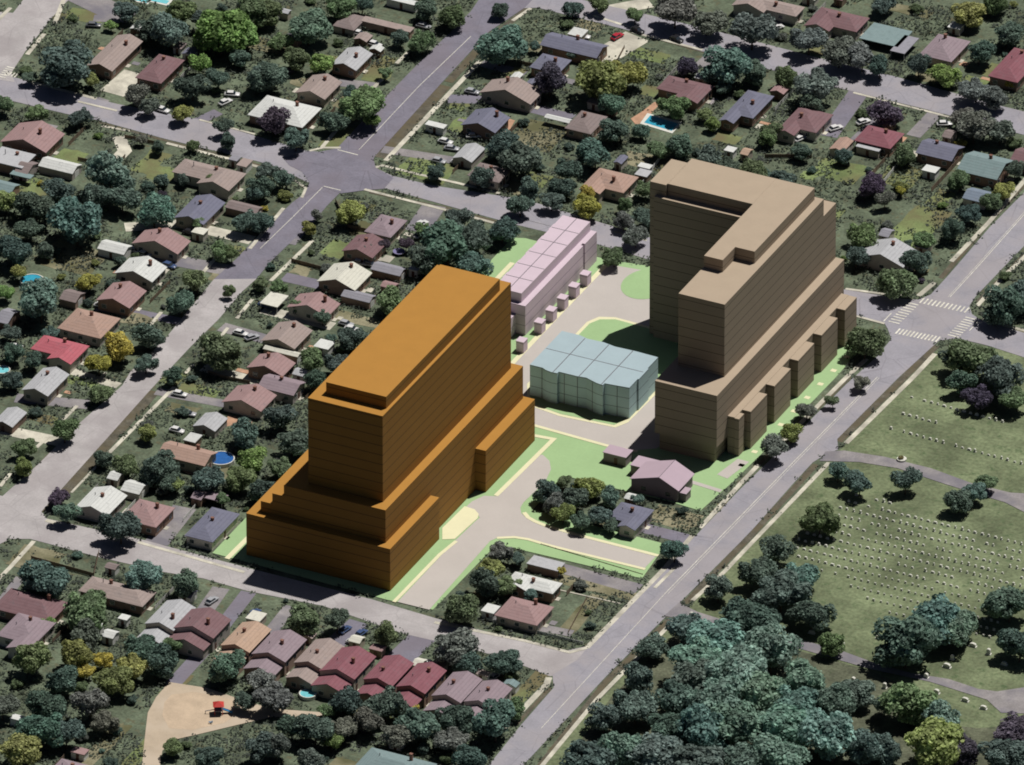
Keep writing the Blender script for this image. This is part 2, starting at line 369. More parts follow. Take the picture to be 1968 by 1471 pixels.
# --- grass verges and pavements along the streets ---
bv = bmesh.new()
VE = [([(1000,1520),(1165,1310),(1310,1168)],1.9),([(1316,1160),(1440,1033),(1568,893)],1.9),([(1612,849),(1800,664)],2.2),([(1150,1238),(1240,1146),(1300,1082)],1.3),([(1420,930),(1520,834),(1636,722)],1.3),
 ([(1058,1322),(990,1395)],1.2),([(1808,535),(1896,432),(1990,332)],1.6),([(1880,580),(1955,505),(2000,458)],1.6),([(856,165),(728,303)],3.6),([(945,68),(862,158)],2.6),([(1025,8),(948,68)],2),([(297,752),(88,985)],3.4),
 ([(140,837),(40,935)],3),([(98,1001),(280,1044),(470,1094)],1),([(850,1195),(1010,1238),(1090,1252)],1),([(190,235),(320,271),(480,312),(560,338)],1),([(710,370),(850,398),(985,434)],1),([(1210,60),(1355,101)],.8),([(60,160),(185,196)],1.2)]
for i, (pts, w) in enumerate(VE): strip_into(bv, pts, w, .045 + .0007 * i)
o = link('grass_verges', bv, 'verge'); o['kind'] = 'structure'
SW = [([(1010,1510),(1149,1342),(1297,1191)],1.3),([(1331,1154),(1392,1099),(1448,1040),(1593,889)],1.3),([(1626,852),(1757,723),(1797,680)],1.5),([(1128,1245),(1276,1094),(1331,1029)],1.5),([(1345,1015),(1420,933),(1458,893)],1.4),
 ([(1478,874),(1625,727),(1665,690)],1.4),([(1055,1302),(1050,1316),(985,1384)],1.8),([(1765,569),(1796,543)],1.6),([(1828,503),(1900,428),(1990,322)],1.4),([(1878,588),(1930,530),(2000,465)],1.3),([(741,309),(830,215),(923,117)],1.5),
 ([(985,40),(1020,16)],1.2),([(619,283),(648,248)],1.2),([(718,168),(735,152)],1.2),([(762,122),(785,100)],1.2),([(595,290),(620,284),(655,284)],1),([(722,322),(735,318),(800,334),(880,352),(960,372)],1.1),
 ([(210,870),(335,744)],1.2),([(137,947),(205,876)],.7),([(60,158),(185,190)],1.2),([(195,242),(250,252)],1),([(320,275),(470,313),(560,340)],1.2),([(700,364),(850,402),(985,438)],1.1),([(1140,30),(1210,52)],1),([(1215,62),(1350,96)],1),
 ([(1640,178),(1790,216),(1880,240)],.9),([(88,1000),(112,1006)],1.6),([(265,1042),(470,1100)],1.2),([(835,1196),(1010,1232),(1095,1254),(1128,1245)],1.2),([(65,1040),(20,1090),(-20,1130)],1.3),([(130,-20),(105,45)],1.4),([(85,65),(52,105)],1.3),
 ([(20,15),(-10,45)],1.2),([(418,492),(380,535)],1.1),([(310,600),(285,630)],1.1),([(203,716),(185,735)],1),([(148,780),(118,810)],1.1),([(92,840),(68,862)],1.1),([(20,910),(0,935)],1.1),([(545,400),(480,478)],1.1),([(601,462),(520,540)],1.2),
 ([(485,575),(455,612)],1.1),([(438,630),(420,652)],1),([(372,700),(356,718)],1),([(556,342),(572,350),(588,362),(580,380)],.8),([(383,230),(490,258)],.8),([(1625,555),(1690,564),(1745,570)],1),([(1625,602),(1700,622)],.9),([(1888,614),(1990,641)],1.2),
 ([(1300,1088),(1258,1130)],1),([(1243,462),(1180,445)],.9),([(1050,1128),(1192,1160)],.5),([(225,213),(150,195)],.9),([(1080,440),(1000,420)],.01)]
bs = bmesh.new()
for i, (pts, w) in enumerate(SW): strip_into(bs, pts, w, 0, .12 + .0009 * i)
o = link('sidewalks', bs, 'concrete'); o['kind'] = 'structure'
# --- painted markings ---
bk = bmesh.new()
def dash(pts, w=.14): strip_into(bk, pts, w, .15)
dash([(1040,1400),(1278,1141)], .16); dash([(1278,1141),(1532,881),(1686,725)], .2); dash([(1283,1142),(1536,882),(1690,726)], .12); dash([(1826,571),(1880,512),(1990,388)], .2); dash([(1822,571),(1876,512),(1986,388)], .12)
dash([(649,288),(688,298)], .35)
dash([(690,288),(807,164),(905,70)], .18); dash([(620,360),(560,420),(500,478)], .18)
dash([(655,366),(622,358)], .3); dash([(1698,618),(1713,602)], .3); dash([(1863,636),(1880,618)], .3)
def zebra(p, q, n, axis, ln=2.6, wd=.5):
    a = P(*p, .15); b = P(*q, .15)
    for i in range(n):
        c = a.lerp(b, (i + .5) / n)
        if axis == 'x': pts = [(-ln / 2, -wd / 2), (ln / 2, -wd / 2), (ln / 2, wd / 2), (-ln / 2, wd / 2)]
        else: pts = [(-wd / 2, -ln / 2), (wd / 2, -ln / 2), (wd / 2, ln / 2), (-wd / 2, ln / 2)]
        bk.faces.new([bk.verts.new((c.x + x, c.y + y, .15)) for x, y in pts])
zebra((1716,622), (1757,582), 9, 'x', 3.4); zebra((1830,648), (1868,610), 9, 'x', 3.4)
zebra((1768,577), (1862,597), 12, 'y', 3.2); zebra((1722,636), (1806,653), 12, 'y', 3.2)
zebra((2,150), (22,128), 6, 'x', 2.5); zebra((10,140),(34,146), 4, 'y', 2.5)
o = link('road_markings', bk, 'paint'); o['kind'] = 'structure'
# ================= the development site =================
sheet('site_lawn', [(408,1063),(985,457),(1010,458),(1170,500),(1250,512),(1560,560),(1632,612),(1660,664),(1606,726),(1470,866),(1409,926),(1346,982),(1300,968),(1082,914),(1024,980),(1280,1046),(1234,1112),(955,1046),(832,1172),(740,1152)], .16, 'site_lawn')
strip('site_path', [(436,1074),(560,950),(700,800),(985,505)], 1.5, .2, 'site_walk')
ring = [(1167,508),(1250,522),(1560,600),(1400,760),(1262,862),(1217,866),(1164,854),(1053,823),(1000,810),(960,796),(962,724),(979,706)]
sheet('site_ring_road', ring, .19, 'site_road')
strip('site_ring_path', [(1225,868),(1164,856),(1053,825),(985,806)], 1.2, .235, 'site_walk')
strip('site_west_path', [(1171,504),(1150,524),(979,704),(900,790)], 1.5, .235, 'site_walk', smooth=1)
isl = [(1183,610),(1151,609),(1128,619),(1103,645),(1013,738),(1013,778),(1075,800),(1183,822),(1207,812),(1290,728),(1318,700),(1330,650)]
sheet('site_island_path', isl, .235, 'site_walk')
sheet('site_island_lawn', [(1183,614),(1153,614),(1133,622),(1108,648),(1018,741),(1019,775),(1078,796),(1180,817),(1200,808),(1284,724),(1310,698),(1322,652)], .27, 'site_lawn')
bm = bmesh.new(); c = P(1243, 546, .235)
vs = [bm.verts.new((c.x + 7 * math.cos(t * math.pi / 20), c.y + 9 * math.sin(t * math.pi / 20), .235)) for t in range(40)]; bm.faces.new(vs)
o = link('site_round_lawn', bm, 'site_lawn'); o['kind'] = 'structure'
sheet('site_south_road', [(764,1157),(877,1037),(916,1000),(922,995),(912,982),(896,974),(907,964),(930,953),(953,954),(1029,876),(1043,874),(1056,886),(1059,902),(1048,926),(1006,966),(1000,976),(1002,987),(1014,998),(1058,1016),(1262,1068),(1238,1093),(1100,1058),(1019,1039),(985,1033),(955,1034),(942,1040),(825,1172)], .2, 'site_road')
sheet('site_pad', [(893,973),(912,979),(920,988),(918,996),(874,1036),(850,1037),(850,1015)], .25, 'site_walk')
strip('site_edge_path', [(757,1157),(845,1066),(877,1040)], 1.1, .245, 'site_walk')
strip('site_tower_path', [(1020,836),(1064,844),(1000,907),(953,953)], 1.4, .25, 'site_walk')
strip('site_north_walk', [(1007,985),(1018,998),(1060,1015),(1265,1068)], 1.25, .255, 'site_walk', smooth=1)
strip('site_south_walk', [(955,1034),(1000,1032),(1060,1050),(1240,1094)], 1.1, .255, 'site_walk', smooth=1)
sheet('site_forecourt', [(1378,912),(1418,882),(1440,888),(1398,920)], .2, 'site_road')
strip('site_house_path', [(1328,926),(1386,944)], 1.6, .21, 'site_road')
sheet('site_corner_path', [(1624,618),(1636,606),(1640,628),(1626,640)], .2, 'site_walk')
bm = bmesh.new()
for k in range(9):
    x, y = 1420 + k * 25.3, 893 - k * 26.0
    strip_into(bm, [(x, y), (x + 10, y + 2.5)], 1.5, .2)
o = link('site_entrance_paths', bm, 'site_walk'); o['kind'] = 'structure'
# --- towers and blocks of the development ---
def local(px, py):
    p = P(px, py, 0); return (p.x, p.y, .16)
def part(name, parent, boxes, m, seam=None):
    bm = bmesh.new()
    for b in boxes:
        if len(b) == 3: prism(bm, b[0], b[1], b[2], bottom=False)
        else:
            x0, y0, x1, y1, z0, z1 = b; prism(bm, [(x0, y0), (x1, y0), (x1, y1), (x0, y1)], z0, z1, bottom=False)
    return link(name, bm, m, parent)
t = thing('apartment_tower', 'tall stepped orange apartment tower with dark storey lines on the development site', 'apartment tower', local(750, 1137))
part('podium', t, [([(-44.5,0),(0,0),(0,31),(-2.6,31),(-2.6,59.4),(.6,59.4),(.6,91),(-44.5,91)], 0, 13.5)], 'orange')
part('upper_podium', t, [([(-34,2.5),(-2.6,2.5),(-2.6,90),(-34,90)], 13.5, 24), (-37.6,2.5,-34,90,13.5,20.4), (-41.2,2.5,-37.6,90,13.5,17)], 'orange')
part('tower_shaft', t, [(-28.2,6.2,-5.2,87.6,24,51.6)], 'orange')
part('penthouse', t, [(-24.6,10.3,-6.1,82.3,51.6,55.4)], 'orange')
t = thing('apartment_tower', 'tall L-shaped taupe apartment tower with roof terraces and row of bays beside the main road', 'apartment tower', local(1377, 895))
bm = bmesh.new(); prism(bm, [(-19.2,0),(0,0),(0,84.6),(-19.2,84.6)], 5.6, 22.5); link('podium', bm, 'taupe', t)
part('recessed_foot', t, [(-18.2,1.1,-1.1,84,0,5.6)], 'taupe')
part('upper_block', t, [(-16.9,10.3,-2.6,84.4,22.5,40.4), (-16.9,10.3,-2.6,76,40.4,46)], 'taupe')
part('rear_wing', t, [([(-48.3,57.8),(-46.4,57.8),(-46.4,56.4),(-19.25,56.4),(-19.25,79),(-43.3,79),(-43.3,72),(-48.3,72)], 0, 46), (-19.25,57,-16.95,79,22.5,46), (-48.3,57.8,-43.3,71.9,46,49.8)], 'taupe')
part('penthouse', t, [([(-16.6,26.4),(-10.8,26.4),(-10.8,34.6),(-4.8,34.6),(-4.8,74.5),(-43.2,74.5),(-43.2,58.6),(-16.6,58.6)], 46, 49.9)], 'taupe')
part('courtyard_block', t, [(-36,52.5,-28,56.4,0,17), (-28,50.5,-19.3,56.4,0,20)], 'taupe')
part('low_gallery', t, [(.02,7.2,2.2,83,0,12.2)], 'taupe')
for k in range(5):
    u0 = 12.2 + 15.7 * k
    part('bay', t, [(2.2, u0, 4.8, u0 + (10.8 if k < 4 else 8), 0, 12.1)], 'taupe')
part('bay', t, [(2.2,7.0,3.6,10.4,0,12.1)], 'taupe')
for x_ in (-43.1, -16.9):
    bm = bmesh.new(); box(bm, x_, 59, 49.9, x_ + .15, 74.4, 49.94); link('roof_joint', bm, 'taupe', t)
# teal block
t = thing('apartment_block', 'three-storey teal apartment block with gridded pale roof and zigzag front', 'apartment block', (P(1207.6,808,0).x, P(1207.6,808,0).y, .27))
poly = [(-30.8,0),(-26.8,0),(-25.5,-.7),(-23.6,-1.1),(-21.8,-1),(-21.7,0),(-15.9,0),(-13.3,.4),(-10.9,-.5),(-9.5,-1),(-7.4,-1.3),(-7.3,-.2),(0,.6),(0,6),(.35,6),(.35,12.5),(0,12.5),(0,19.4),(-7,19.7),(-13.5,19.5),(-17.5,20.3),(-22.5,20.1),(-25,20.9),(-30.8,20.9)]
part('wall', t, [(poly, 0, 9.9)], 'teal')
bm = bmesh.new(); mat('roof_sheet', (.4,.51,.56), .8, .03, .2, 2); prism(bm, poly, 9.9, 10.05, bottom=False)
rf = link('roof', bm, 'roof_sheet', t)
bm = bmesh.new()
for x, y0, y1 in ((-23.2,-1,20), (-15.6,0.05,19.6), (-8,-1.1,19.5)): box(bm, x, y0, 10.05, x + .22, y1, 10.09)
box(bm, -30.6, 10, 10.055, -.2, 10.22, 10.086)
link('roof_seam', bm, 'seam', rf)
for x, y in ((-27,0),(-21.75,-.02),(-20,0),(-15.9,0),(-11,-.45),(-7.35,-.2),(-3.6,.2)):
    bm = bmesh.new(); box(bm, x - .07, y - .08, .1, x + .07, y + .1, 9.8); link('pilaster', bm, 'seam', t)
# lilac townhouses
t = thing('townhouse_row', 'long lilac townhouse row with gridded roof behind the orange tower', 'townhouse row', local(1009.6, 646))
part('lower_storeys', t, [([(-10.6,0),(0,0),(0,38),(-.8,38),(-.8,39.2),(0,39.2),(0,47),(-10.6,47)], 0, 9.6)], 'lilac')
part('upper_storey', t, [(-10.6,1.4,-1.9,46.6,9.6,12.6)], 'lilac')
part('front_wing', t, [(-9,-8,-3,0,0,6.4), (-9,-16,-3.6,-8,0,3.4)], 'lilac')
bm = bmesh.new()
for k in range(1, 6): box(bm, -10.5, 1.4 + 7.5 * k, 12.6, -2, 1.6 + 7.5 * k, 12.64)
box(bm, -6.3, 1.5, 12.605, -6.1, 46.5, 12.635); link('roof_seam', bm, 'seam', t)
for k in range(6): part('side_bay', t, [(-12, 2 + 7.6 * k, -10.6, 5.6 + 7.6 * k, 0, 11)], 'lilac')
for b0 in (-9.4, 2.4, 9.9, 17.4, 24.9, 32.4): part('porch', t, [(1.6, b0, 4.0, b0 + 2.6, 0, 3.5), (1.5, b0 - .1, 4.1, b0 + 2.7, 3.5, 3.7)], 'lilac')
# gabled house on the site
t = thing('gabled_house', 'small mauve gabled house standing on the light green site lawn', 'house', local(1301.6, 967))
bm = bmesh.new()
for y0 in (0,):
    sec = [(-14.3,0),(0,0),(0,3.9),(-5.6,6.6),(-14.3,3.9)]
    a = [bm.verts.new((x, .15, z)) for x, z in sec]; b = [bm.verts.new((x, 10, z)) for x, z in sec]
    bm.faces.new(a); bm.faces.new(b[::-1])
    for i in range(5): bm.faces.new((a[i], b[i], b[(i + 1) % 5], a[(i + 1) % 5]))
link('wall', bm, 'mauve_wall', t)
bm = bmesh.new()
for (x0, z0), (x1, z1) in (((-14.7, 3.85), (-5.6, 6.68)), ((-5.6, 6.68), (.5, 3.75))):
    vs = [bm.verts.new((x, y, z + dz)) for y in (-.2, 10.3) for dz in (0, .18) for x, z in ((x0, z0), (x1, z1))]
    for q in ((0,1,3,2),(4,6,7,5),(0,4,5,1),(2,3,7,6),(0,2,6,4),(1,5,7,3)): bm.faces.new([vs[i] for i in q])
rf = link('roof', bm, 'mauve', t)
bm = bmesh.new(); box(bm, -5.66, -.2, 6.86, -5.54, 10.3, 6.9); link('ridge', bm, 'seam', rf)
bm = bmesh.new(); box(bm, -18.3, 8.2, 0, -11, 13.5, 3.0); link('rear_wing', bm, 'mauve_wall', t)
bm = bmesh.new(); box(bm, -18.5, 8.0, 3.0, -10.8, 13.7, 3.2); link('rear_roof', bm, 'mauve', t)
bm = bmesh.new(); box(bm, .05, 1.2, 0, 2.1, 4.4, 2.6); link('porch', bm, 'mauve_wall', t)
bm = bmesh.new(); box(bm, .03, 1.0, 2.6, 2.3, 4.6, 2.75); link('porch_roof', bm, 'mauve', t)
for x, y, w_ in ((-10.5,0.12,1.4),(-3,0.12,1.4)):
    bm = bmesh.new(); box(bm, x - w_/2, y - .06, 1.2, x + w_/2, y + .02, 2.4); link('window', bm, 'glass', t)
t = thing('garden_shed', 'small mauve flat-roofed shed beside the gabled house on the site lawn', 'shed', local(1202.5, 899))
bm = bmesh.new(); box(bm, -6.9, 0, 0, 0, 4.3, 3.0); link('wall', bm, 'mauve_wall', t)
bm = bmesh.new(); box(bm, -7.1, -.2, 3.0, .2, 4.5, 3.2); link('roof', bm, 'mauve', t)
bm = bmesh.new(); box(bm, -3.6, -.06, 0, -2.6, .02, 2.1); link('door', bm, 'door', t)
# ================= houses =================
LM = []      # landmarks for labels: (ground point, name)
RAW = """tan gabled house beside corner crossing|185,62,256,137|gu|tan
dusky maroon hipped house|268,100,347,158|hip|maroon
salmon gabled house at left edge|3,232,122,292|gu|pink
pale grey flat-roofed house|-20,282,66,326|flat|lgrey
white metal-roofed garage|74,296,157,334|gv|white
little teal-roofed house|-20,341,38,374|gv|teal
mauve cross-gabled house|322,300,473,366|cross|tan
pale grey roofed cottage|640,88,712,134|gu|lgrey
tan gabled house above side avenue|570,140,655,190|gu|tan
wide pale grey hip-roofed house|478,178,616,244|hip|white
shaded maroon-brown house|640,18,705,58|hip|brown
beige flat-roofed annex|693,30,797,66|flat|tan
tan house east of avenue|925,150,1040,198|gu|tan
slate gabled house by orange patio|888,206,978,254|gu|slate
small grey gabled house|870,272,932,312|gu|lgrey
low brown cottage|903,310,978,347|hip|brown
long slate house near red car|1040,58,1168,110|gv|slate
slate hipped cottage|1020,98,1096,140|hip|slate
old maroon cross-gabled house|1255,140,1371,198|cross|maroon
large slate-blue house|1385,166,1485,244|cross|slate
dark rust-roofed house|1088,208,1165,256|hip|brown
salmon and brown L-shaped house|1115,318,1225,380|cross|salmon
tan hipped house at top edge|1408,-12,1545,30|cross|tan
big maroon hipped house|1546,8,1670,70|cross|maroon
teal-roofed house with white awning|1650,38,1755,92|hip|teal
mauve-grey hipped house|1768,60,1864,118|hip|mauve
crimson house at right edge|1900,86,2005,158|hip|crimson
dusty maroon L-shaped house|1493,200,1600,267|cross|maroon
crimson hipped house|1644,236,1736,284|hip|crimson
slate-blue house|1762,262,1852,308|gv|slate
pale teal house|1840,286,1948,344|gv|teal
orange-tiled garage|1594,260,1640,292|gu|salmon
dim maroon house at right edge|1944,280,2010,320|gv|maroon
little blue-roofed house|1850,356,1910,390|gv|blue
lavender half-shaded house|338,372,430,430|gu|slate
small maroon garage|433,380,505,412|gv|brown
pink and black gabled house|258,440,362,485|gu|pink
pinkish white shed|188,456,254,489|gv|white
white-roofed house with blue slope|223,492,318,540|gu|white
pink gabled house by yellow tree|188,540,278,590|gu|pink
brown backyard garage|115,551,163,581|gv|brown
orange-tan hipped house|114,588,228,648|hip|salmon
bright red hipped house|53,640,168,698|cross|red
grey-white house by teal pool|53,706,122,757|gu|lgrey
grey house at left edge|-12,780,50,820|gu|lgrey
small grey shed at left edge|-8,588,38,622|gv|grey
mauve hipped house|705,408,778,454|hip|mauve
maroon and dark gabled house|660,448,742,494|gu|maroon
low grey roofed garage|713,498,782,530|gv|grey
cream-roofed house with blue slope|612,503,712,556|gu|cream
small pink shed|732,535,766,555|gv|pink
blue-grey garage|656,551,722,581|gv|grey
pink house north of lane|555,562,650,606|gu|pink
white garden pergola|500,560,554,594|flat|cream
tan and navy gabled house|505,616,597,668|gu|tan
white square shed|604,651,643,675|flat|white
long white garage|508,660,577,684|gv|cream
pink gabled bungalow|480,680,562,718|gu|pink
mauve bungalow|500,716,584,756|gv|mauve
pink and slate gabled house|430,738,528,788|gu|pink
grey cottage by orange terrace|372,790,436,828|gu|lgrey
peach-roofed house beside blue pool|307,845,414,892|gv|salmon
white house with blue-grey slope|148,934,240,988|gu|white
white-roofed garage|233,918,285,949|gv|white
dusty maroon hipped house|236,956,332,1010|hip|pink
slate blue hipped house|360,972,456,1038|hip|slate
small mauve-roofed shed|368,937,400,960|gv|mauve
lilac carport|386,942,438,968|flat|mauve
dark maroon hipped house|-10,1128,128,1192|hip|maroon
mauve hipped house at left edge|-16,1176,102,1250|cross|mauve
long grey-tan hipped house|143,1102,308,1165|hip|tan
white and grey gabled semi|270,1152,366,1228|semi|lgrey
maroon gabled semi|323,1170,436,1238|semi|maroon
orange-tan gabled semi|410,1192,517,1272|semi|orange
mauve gabled semi|473,1212,582,1287|semi|mauve
grey-beige gabled semi|553,1226,656,1304|semi|tan
bright crimson semi|603,1244,715,1320|semi|crimson
crimson semi with dark slope|685,1258,790,1336|semi|crimson
wide crimson semi|755,1274,846,1348|semi|crimson
mauve-orange semi|818,1290,920,1367|semi|mauve
dusty mauve semi|882,1308,978,1375|semi|mauve
big pale teal house at bottom edge|672,1434,840,1510|hip|teal
mauve roof corner at bottom edge|92,1456,165,1500|hip|mauve
slate house in walled lot|1162,962,1253,1016|cross|slate
white L-shaped house|970,1096,1076,1144|cross|white
pale flat-roofed garage|1014,1068,1084,1100|flat|lgrey
dusty red hipped house|955,1144,1060,1198|hip|pink
white corner shed|926,1160,960,1182|flat|white
pale grey cottage by junction|1650,458,1762,512|gu|lgrey
dark grey carport|1710,66,1767,108|flat|grey
white garden tent|1048,220,1098,238|flat|white
little white garden hut|1226,312,1254,328|flat|white
white yard shed|1392,280,1416,296|flat|white
orange yard shed|1424,280,1446,298|gv|orange
white tarp-covered shed|1772,316,1806,336|flat|white
teal garden awning|20,328,64,346|flat|teal
white lean-to|1646,274,1694,294|flat|lgrey
brown low shed|28,303,74,336|gv|brown
white camping trailer|818,232,858,250|flat|white
small pale shed by cars|196,1205,228,1226|gv|white
pale back shed|228,1180,250,1195|flat|white
white corner storage box|22,1374,52,1388|flat|white
small white back shed|764,580,790,596|flat|white
white trellis hut|786,510,808,524|flat|white
small lavender shed|505,4,560,26|gv|lgrey
white shed behind pool trees|748,-4,800,8|flat|white
dark shed by the purple tree|548,60,580,78|gv|dark
grey shed behind white house|158,1192,196,1206|flat|white"""
SKIPW = ('shed', 'garage', 'hut', 'box', 'awning', 'carport', 'pergola', 'tent', 'lean-to', 'trailer', 'annex')
def slab(bm, quad, th=.16):
    """roof slab: quad of 4 points (top side), thickened downwards"""
    t = [bm.verts.new(p) for p in quad]; b = [bm.verts.new(Vector(p) - Vector((0, 0, th))) for p in quad]
    bm.faces.new(t); bm.faces.new(b[::-1]); n = len(quad)
    for i in range(n): bm.faces.new((t[i], b[i], b[(i + 1) % n], t[(i + 1) % n]))
def roofbm(bm, x0, y0, x1, y1, h, kind, ov=.45):
    w = x1 - x0; l = y1 - y0; X0, Y0, X1, Y1 = x0 - ov, y0 - ov, x1 + ov, y1 + ov
    if kind == 'flat':
        box(bm, X0, Y0, h, X1, Y1, h + .25); return h + .25
    if kind in ('gu', 'gv'):
        if kind == 'gu':
            xm = (x0 + x1) / 2; r = h + .36 * w / 2; e = h - .36 * ov
            slab(bm, [(X0, Y0, e + .2), (xm, Y0, r + .2), (xm, Y1, r + .2), (X0, Y1, e + .2)]); slab(bm, [(xm, Y0, r + .2), (X1, Y0, e + .2), (X1, Y1, e + .2), (xm, Y1, r + .2)])
        else:
            ym = (y0 + y1) / 2; r = h + .36 * l / 2; e = h - .36 * ov
            slab(bm, [(X0, Y0, e + .2), (X1, Y0, e + .2), (X1, ym, r + .2), (X0, ym, r + .2)]); slab(bm, [(X0, ym, r + .2), (X1, ym, r + .2), (X1, Y1, e + .2), (X0, Y1, e + .2)])
        return r + .2
    m = min(w, l) / 2; r = h + .38 * m
    if w >= l: a = (x0 + m * .95, (y0 + y1) / 2, r); b = (x1 - m * .95, (y0 + y1) / 2, r)
    else: a = ((x0 + x1) / 2, y0 + m * .95, r); b = ((x0 + x1) / 2, y1 - m * .95, r)
    c = [(X0, Y0, h), (X1, Y0, h), (X1, Y1, h), (X0, Y1, h)]; f = [(p[0], p[1], h - .18) for p in c]
    C = [bm.verts.new(p) for p in c]; Fv = [bm.verts.new(p) for p in f]; va = bm.verts.new(a); vb = bm.verts.new(b)
    if w >= l: fs = ((C[0], C[1], vb, va), (C[1], C[2], vb), (C[2], C[3], va, vb), (C[3], C[0], va))
    else: fs = ((C[0], C[1], va), (C[1], C[2], vb, va), (C[2], C[3], vb), (C[3], C[0], va, vb))
    for q in fs: bm.faces.new(q)
    bm.faces.new(Fv[::-1])
    for i in range(4): bm.faces.new((Fv[i], Fv[(i + 1) % 4], C[(i + 1) % 4], C[i]))
    return r
def wallbm(bm, x0, y0, x1, y1, h, kind):
    if kind in ('gu', 'gv'):
        k = .36 * ((x1 - x0) if kind == 'gu' else (y1 - y0)) / 2
        sec = [(0, 0), (1, 0), (1, h), (.5, h + k), (0, h)]
        if kind == 'gu': f = lambda s, z, e: (x0 + s * (x1 - x0), (y0, y1)[e], z)
        else: f = lambda s, z, e: ((x0, x1)[e], y0 + s * (y1 - y0), z)
        a = [bm.verts.new(f(s, z, 0)) for s, z in sec]; b = [bm.verts.new(f(s, z, 1)) for s, z in sec]
        bm.faces.new(a); bm.faces.new(b[::-1])
        for i in range(5): bm.faces.new((a[i], b[i], b[(i + 1) % 5], a[(i + 1) % 5]))
    else: box(bm, x0, y0, 0, x1, y1, h)
def win(parent, x, y, z, ax, w=1.3, hh=1.1):
    bm = bmesh.new(); d = .05
    if ax == 'y':
        box(bm, x - w / 2 - .1, y - d, z - .1, x + w / 2 + .1, y + d, z + hh + .1); f = link('window', bm, 'frame', parent)
        bm = bmesh.new(); s = -1 if y < 0 else 1; box(bm, x - w / 2, y + s * d, z, x + w / 2, y + s * (d + .02), z + hh)
    else:
        box(bm, x - d, y - w / 2 - .1, z - .1, x + d, y + w / 2 + .1, z + hh + .1); f = link('window', bm, 'frame', parent)
        bm = bmesh.new(); s = -1 if x < 0 else 1; box(bm, x + s * d, y - w / 2, z, x + s * (d + .02), y + w / 2, z + hh)
    link('pane', bm, 'glass', f)
HR = random.Random(11); YARD = []
for hi, line in enumerate(RAW.strip().split('\n')):
    nm, bb, kind, col = line.split('|'); b = [float(v) for v in bb.split(',')]
    w, l = dims(b); small = any(k in nm.split() for k in SKIPW) or (b[2] - b[0]) < 66
    mn = 2.2 if small else 7.5
    w = max(w, mn); l = max(l, mn)
    if not small: w = min(w, 19); l = min(l, 19)
    h = 2.3 if small else HR.uniform(3.0, 3.5)
    if kind == 'semi': h = 4.6; w *= 1.12
    c = P((b[0] + b[2]) / 2, (b[1] + b[3]) / 2 , h + (.6 if kind != 'flat' else 0))
    word = nm.split()
    cat = 'house'
    for k in ('shed', 'garage', 'hut', 'box', 'awning', 'carport', 'pergola', 'tent', 'lean-to', 'trailer'):
        if k in word: cat = k
    if cat in ('hut', 'box', 'lean-to', 'annex'): cat = 'shed'
    LM.append((Vector((c.x, c.y, 0)), nm)); keep_off([Vector((c.x + i * w / 2 * 1.1, c.y + j * l / 2 * 1.1, 0)) for i, j in ((-1,-1),(1,-1),(1,1),(-1,1))])
    t = thing({'house': 'house', 'shed': 'garden_shed', 'trailer': 'camping_trailer', 'tent': 'garden_tent'}.get(cat, cat), nm + (' with low roof seen from above' if len(word) < 4 else ''), cat, (c.x, c.y, 0))
    x0, x1, y0, y1 = -w / 2, w / 2, -l / 2, l / 2
    wm = 'wall_%d' % HR.randrange(6); rm = 'roof_' + col
    if cat in ('carport', 'awning', 'pergola', 'tent'):
        for x in (x0 + .1, x1 - .1):
            for y in (y0 + .1, y1 - .1):
                bm = bmesh.new(); box(bm, x - .06, y - .06, 0, x + .06, y + .06, h); link('post', bm, 'white_wood', t)
        bm = bmesh.new(); roofbm(bm, x0, y0, x1, y1, h, 'gv' if cat == 'tent' else 'flat', .1); link('roof', bm, rm, t); continue
    if small:
        bm = bmesh.new(); wallbm(bm, x0, y0, x1, y1, h, kind); link('wall', bm, 'white_wood' if cat in ('trailer', 'shed') and col in ('white', 'cream') else wm, t)
        bm = bmesh.new(); roofbm(bm, x0, y0, x1, y1, h, kind, .2); link('roof', bm, rm, t)
        bm = bmesh.new()
        if cat == 'garage': box(bm, x1 - .03, -1.3, .05, x1 + .05, 1.3, 2.0)
        else: box(bm, -.45, y0 - .05, .05, .45, y0 + .03, 2.0)
        link('door', bm, 'white_wood' if cat == 'garage' else 'door', t)
        if cat == 'trailer':
            for y in (y0 + .1, y1 - .1):
                bm = bmesh.new(); tube(bm, (0, y - .15, .35), (0, y + .15, .35), .35, .35, 10); link('wheel', bm, 'tyre', t)
            win(t, -1.2, y0, 1.2, 'y', .9, .5)
        continue
    bm = bmesh.new(); bw = bmesh.new(); top = 0
    if kind == 'cross':
        s = HR.choice((-1, 1)); w2 = w * .5
        Y0 = y0 + l * .28
        wallbm(bw, x0, Y0, x1, y1, h, 'hip'); top = roofbm(bm, x0, Y0, x1, y1, h, 'hip')
        xa, xb = (x0 + .02, x0 + w2) if s < 0 else (x1 - w2, x1 - .02)
        wallbm(bw, xa, y0, xb, y1 - l * .3, h + .02, 'gu'); roofbm(bm, xa, y0, xb, y1 - l * .32, h + .03, 'gu')
    elif kind == 'semi':
        yb = y0 + l * .3; xm = x0 + w * .5
        wallbm(bw, x0, yb, x1, y1, h, 'gu'); top = roofbm(bm, x0, yb + .2, x1, y1, h, 'gu', .3)
        wallbm(bw, x0 + .25, y0, x1 - .6, yb, h - 1.5, 'gu'); roofbm(bm, x0 + .3, y0, x1 - .6, yb - .35, h - 1.5, 'gu', .3)
    else:
        wallbm(bw, x0, y0, x1, y1, h, kind); top = roofbm(bm, x0, y0, x1, y1, h, kind)
    link('wall', bw, wm, t); rf = link('roof', bm, rm, t)
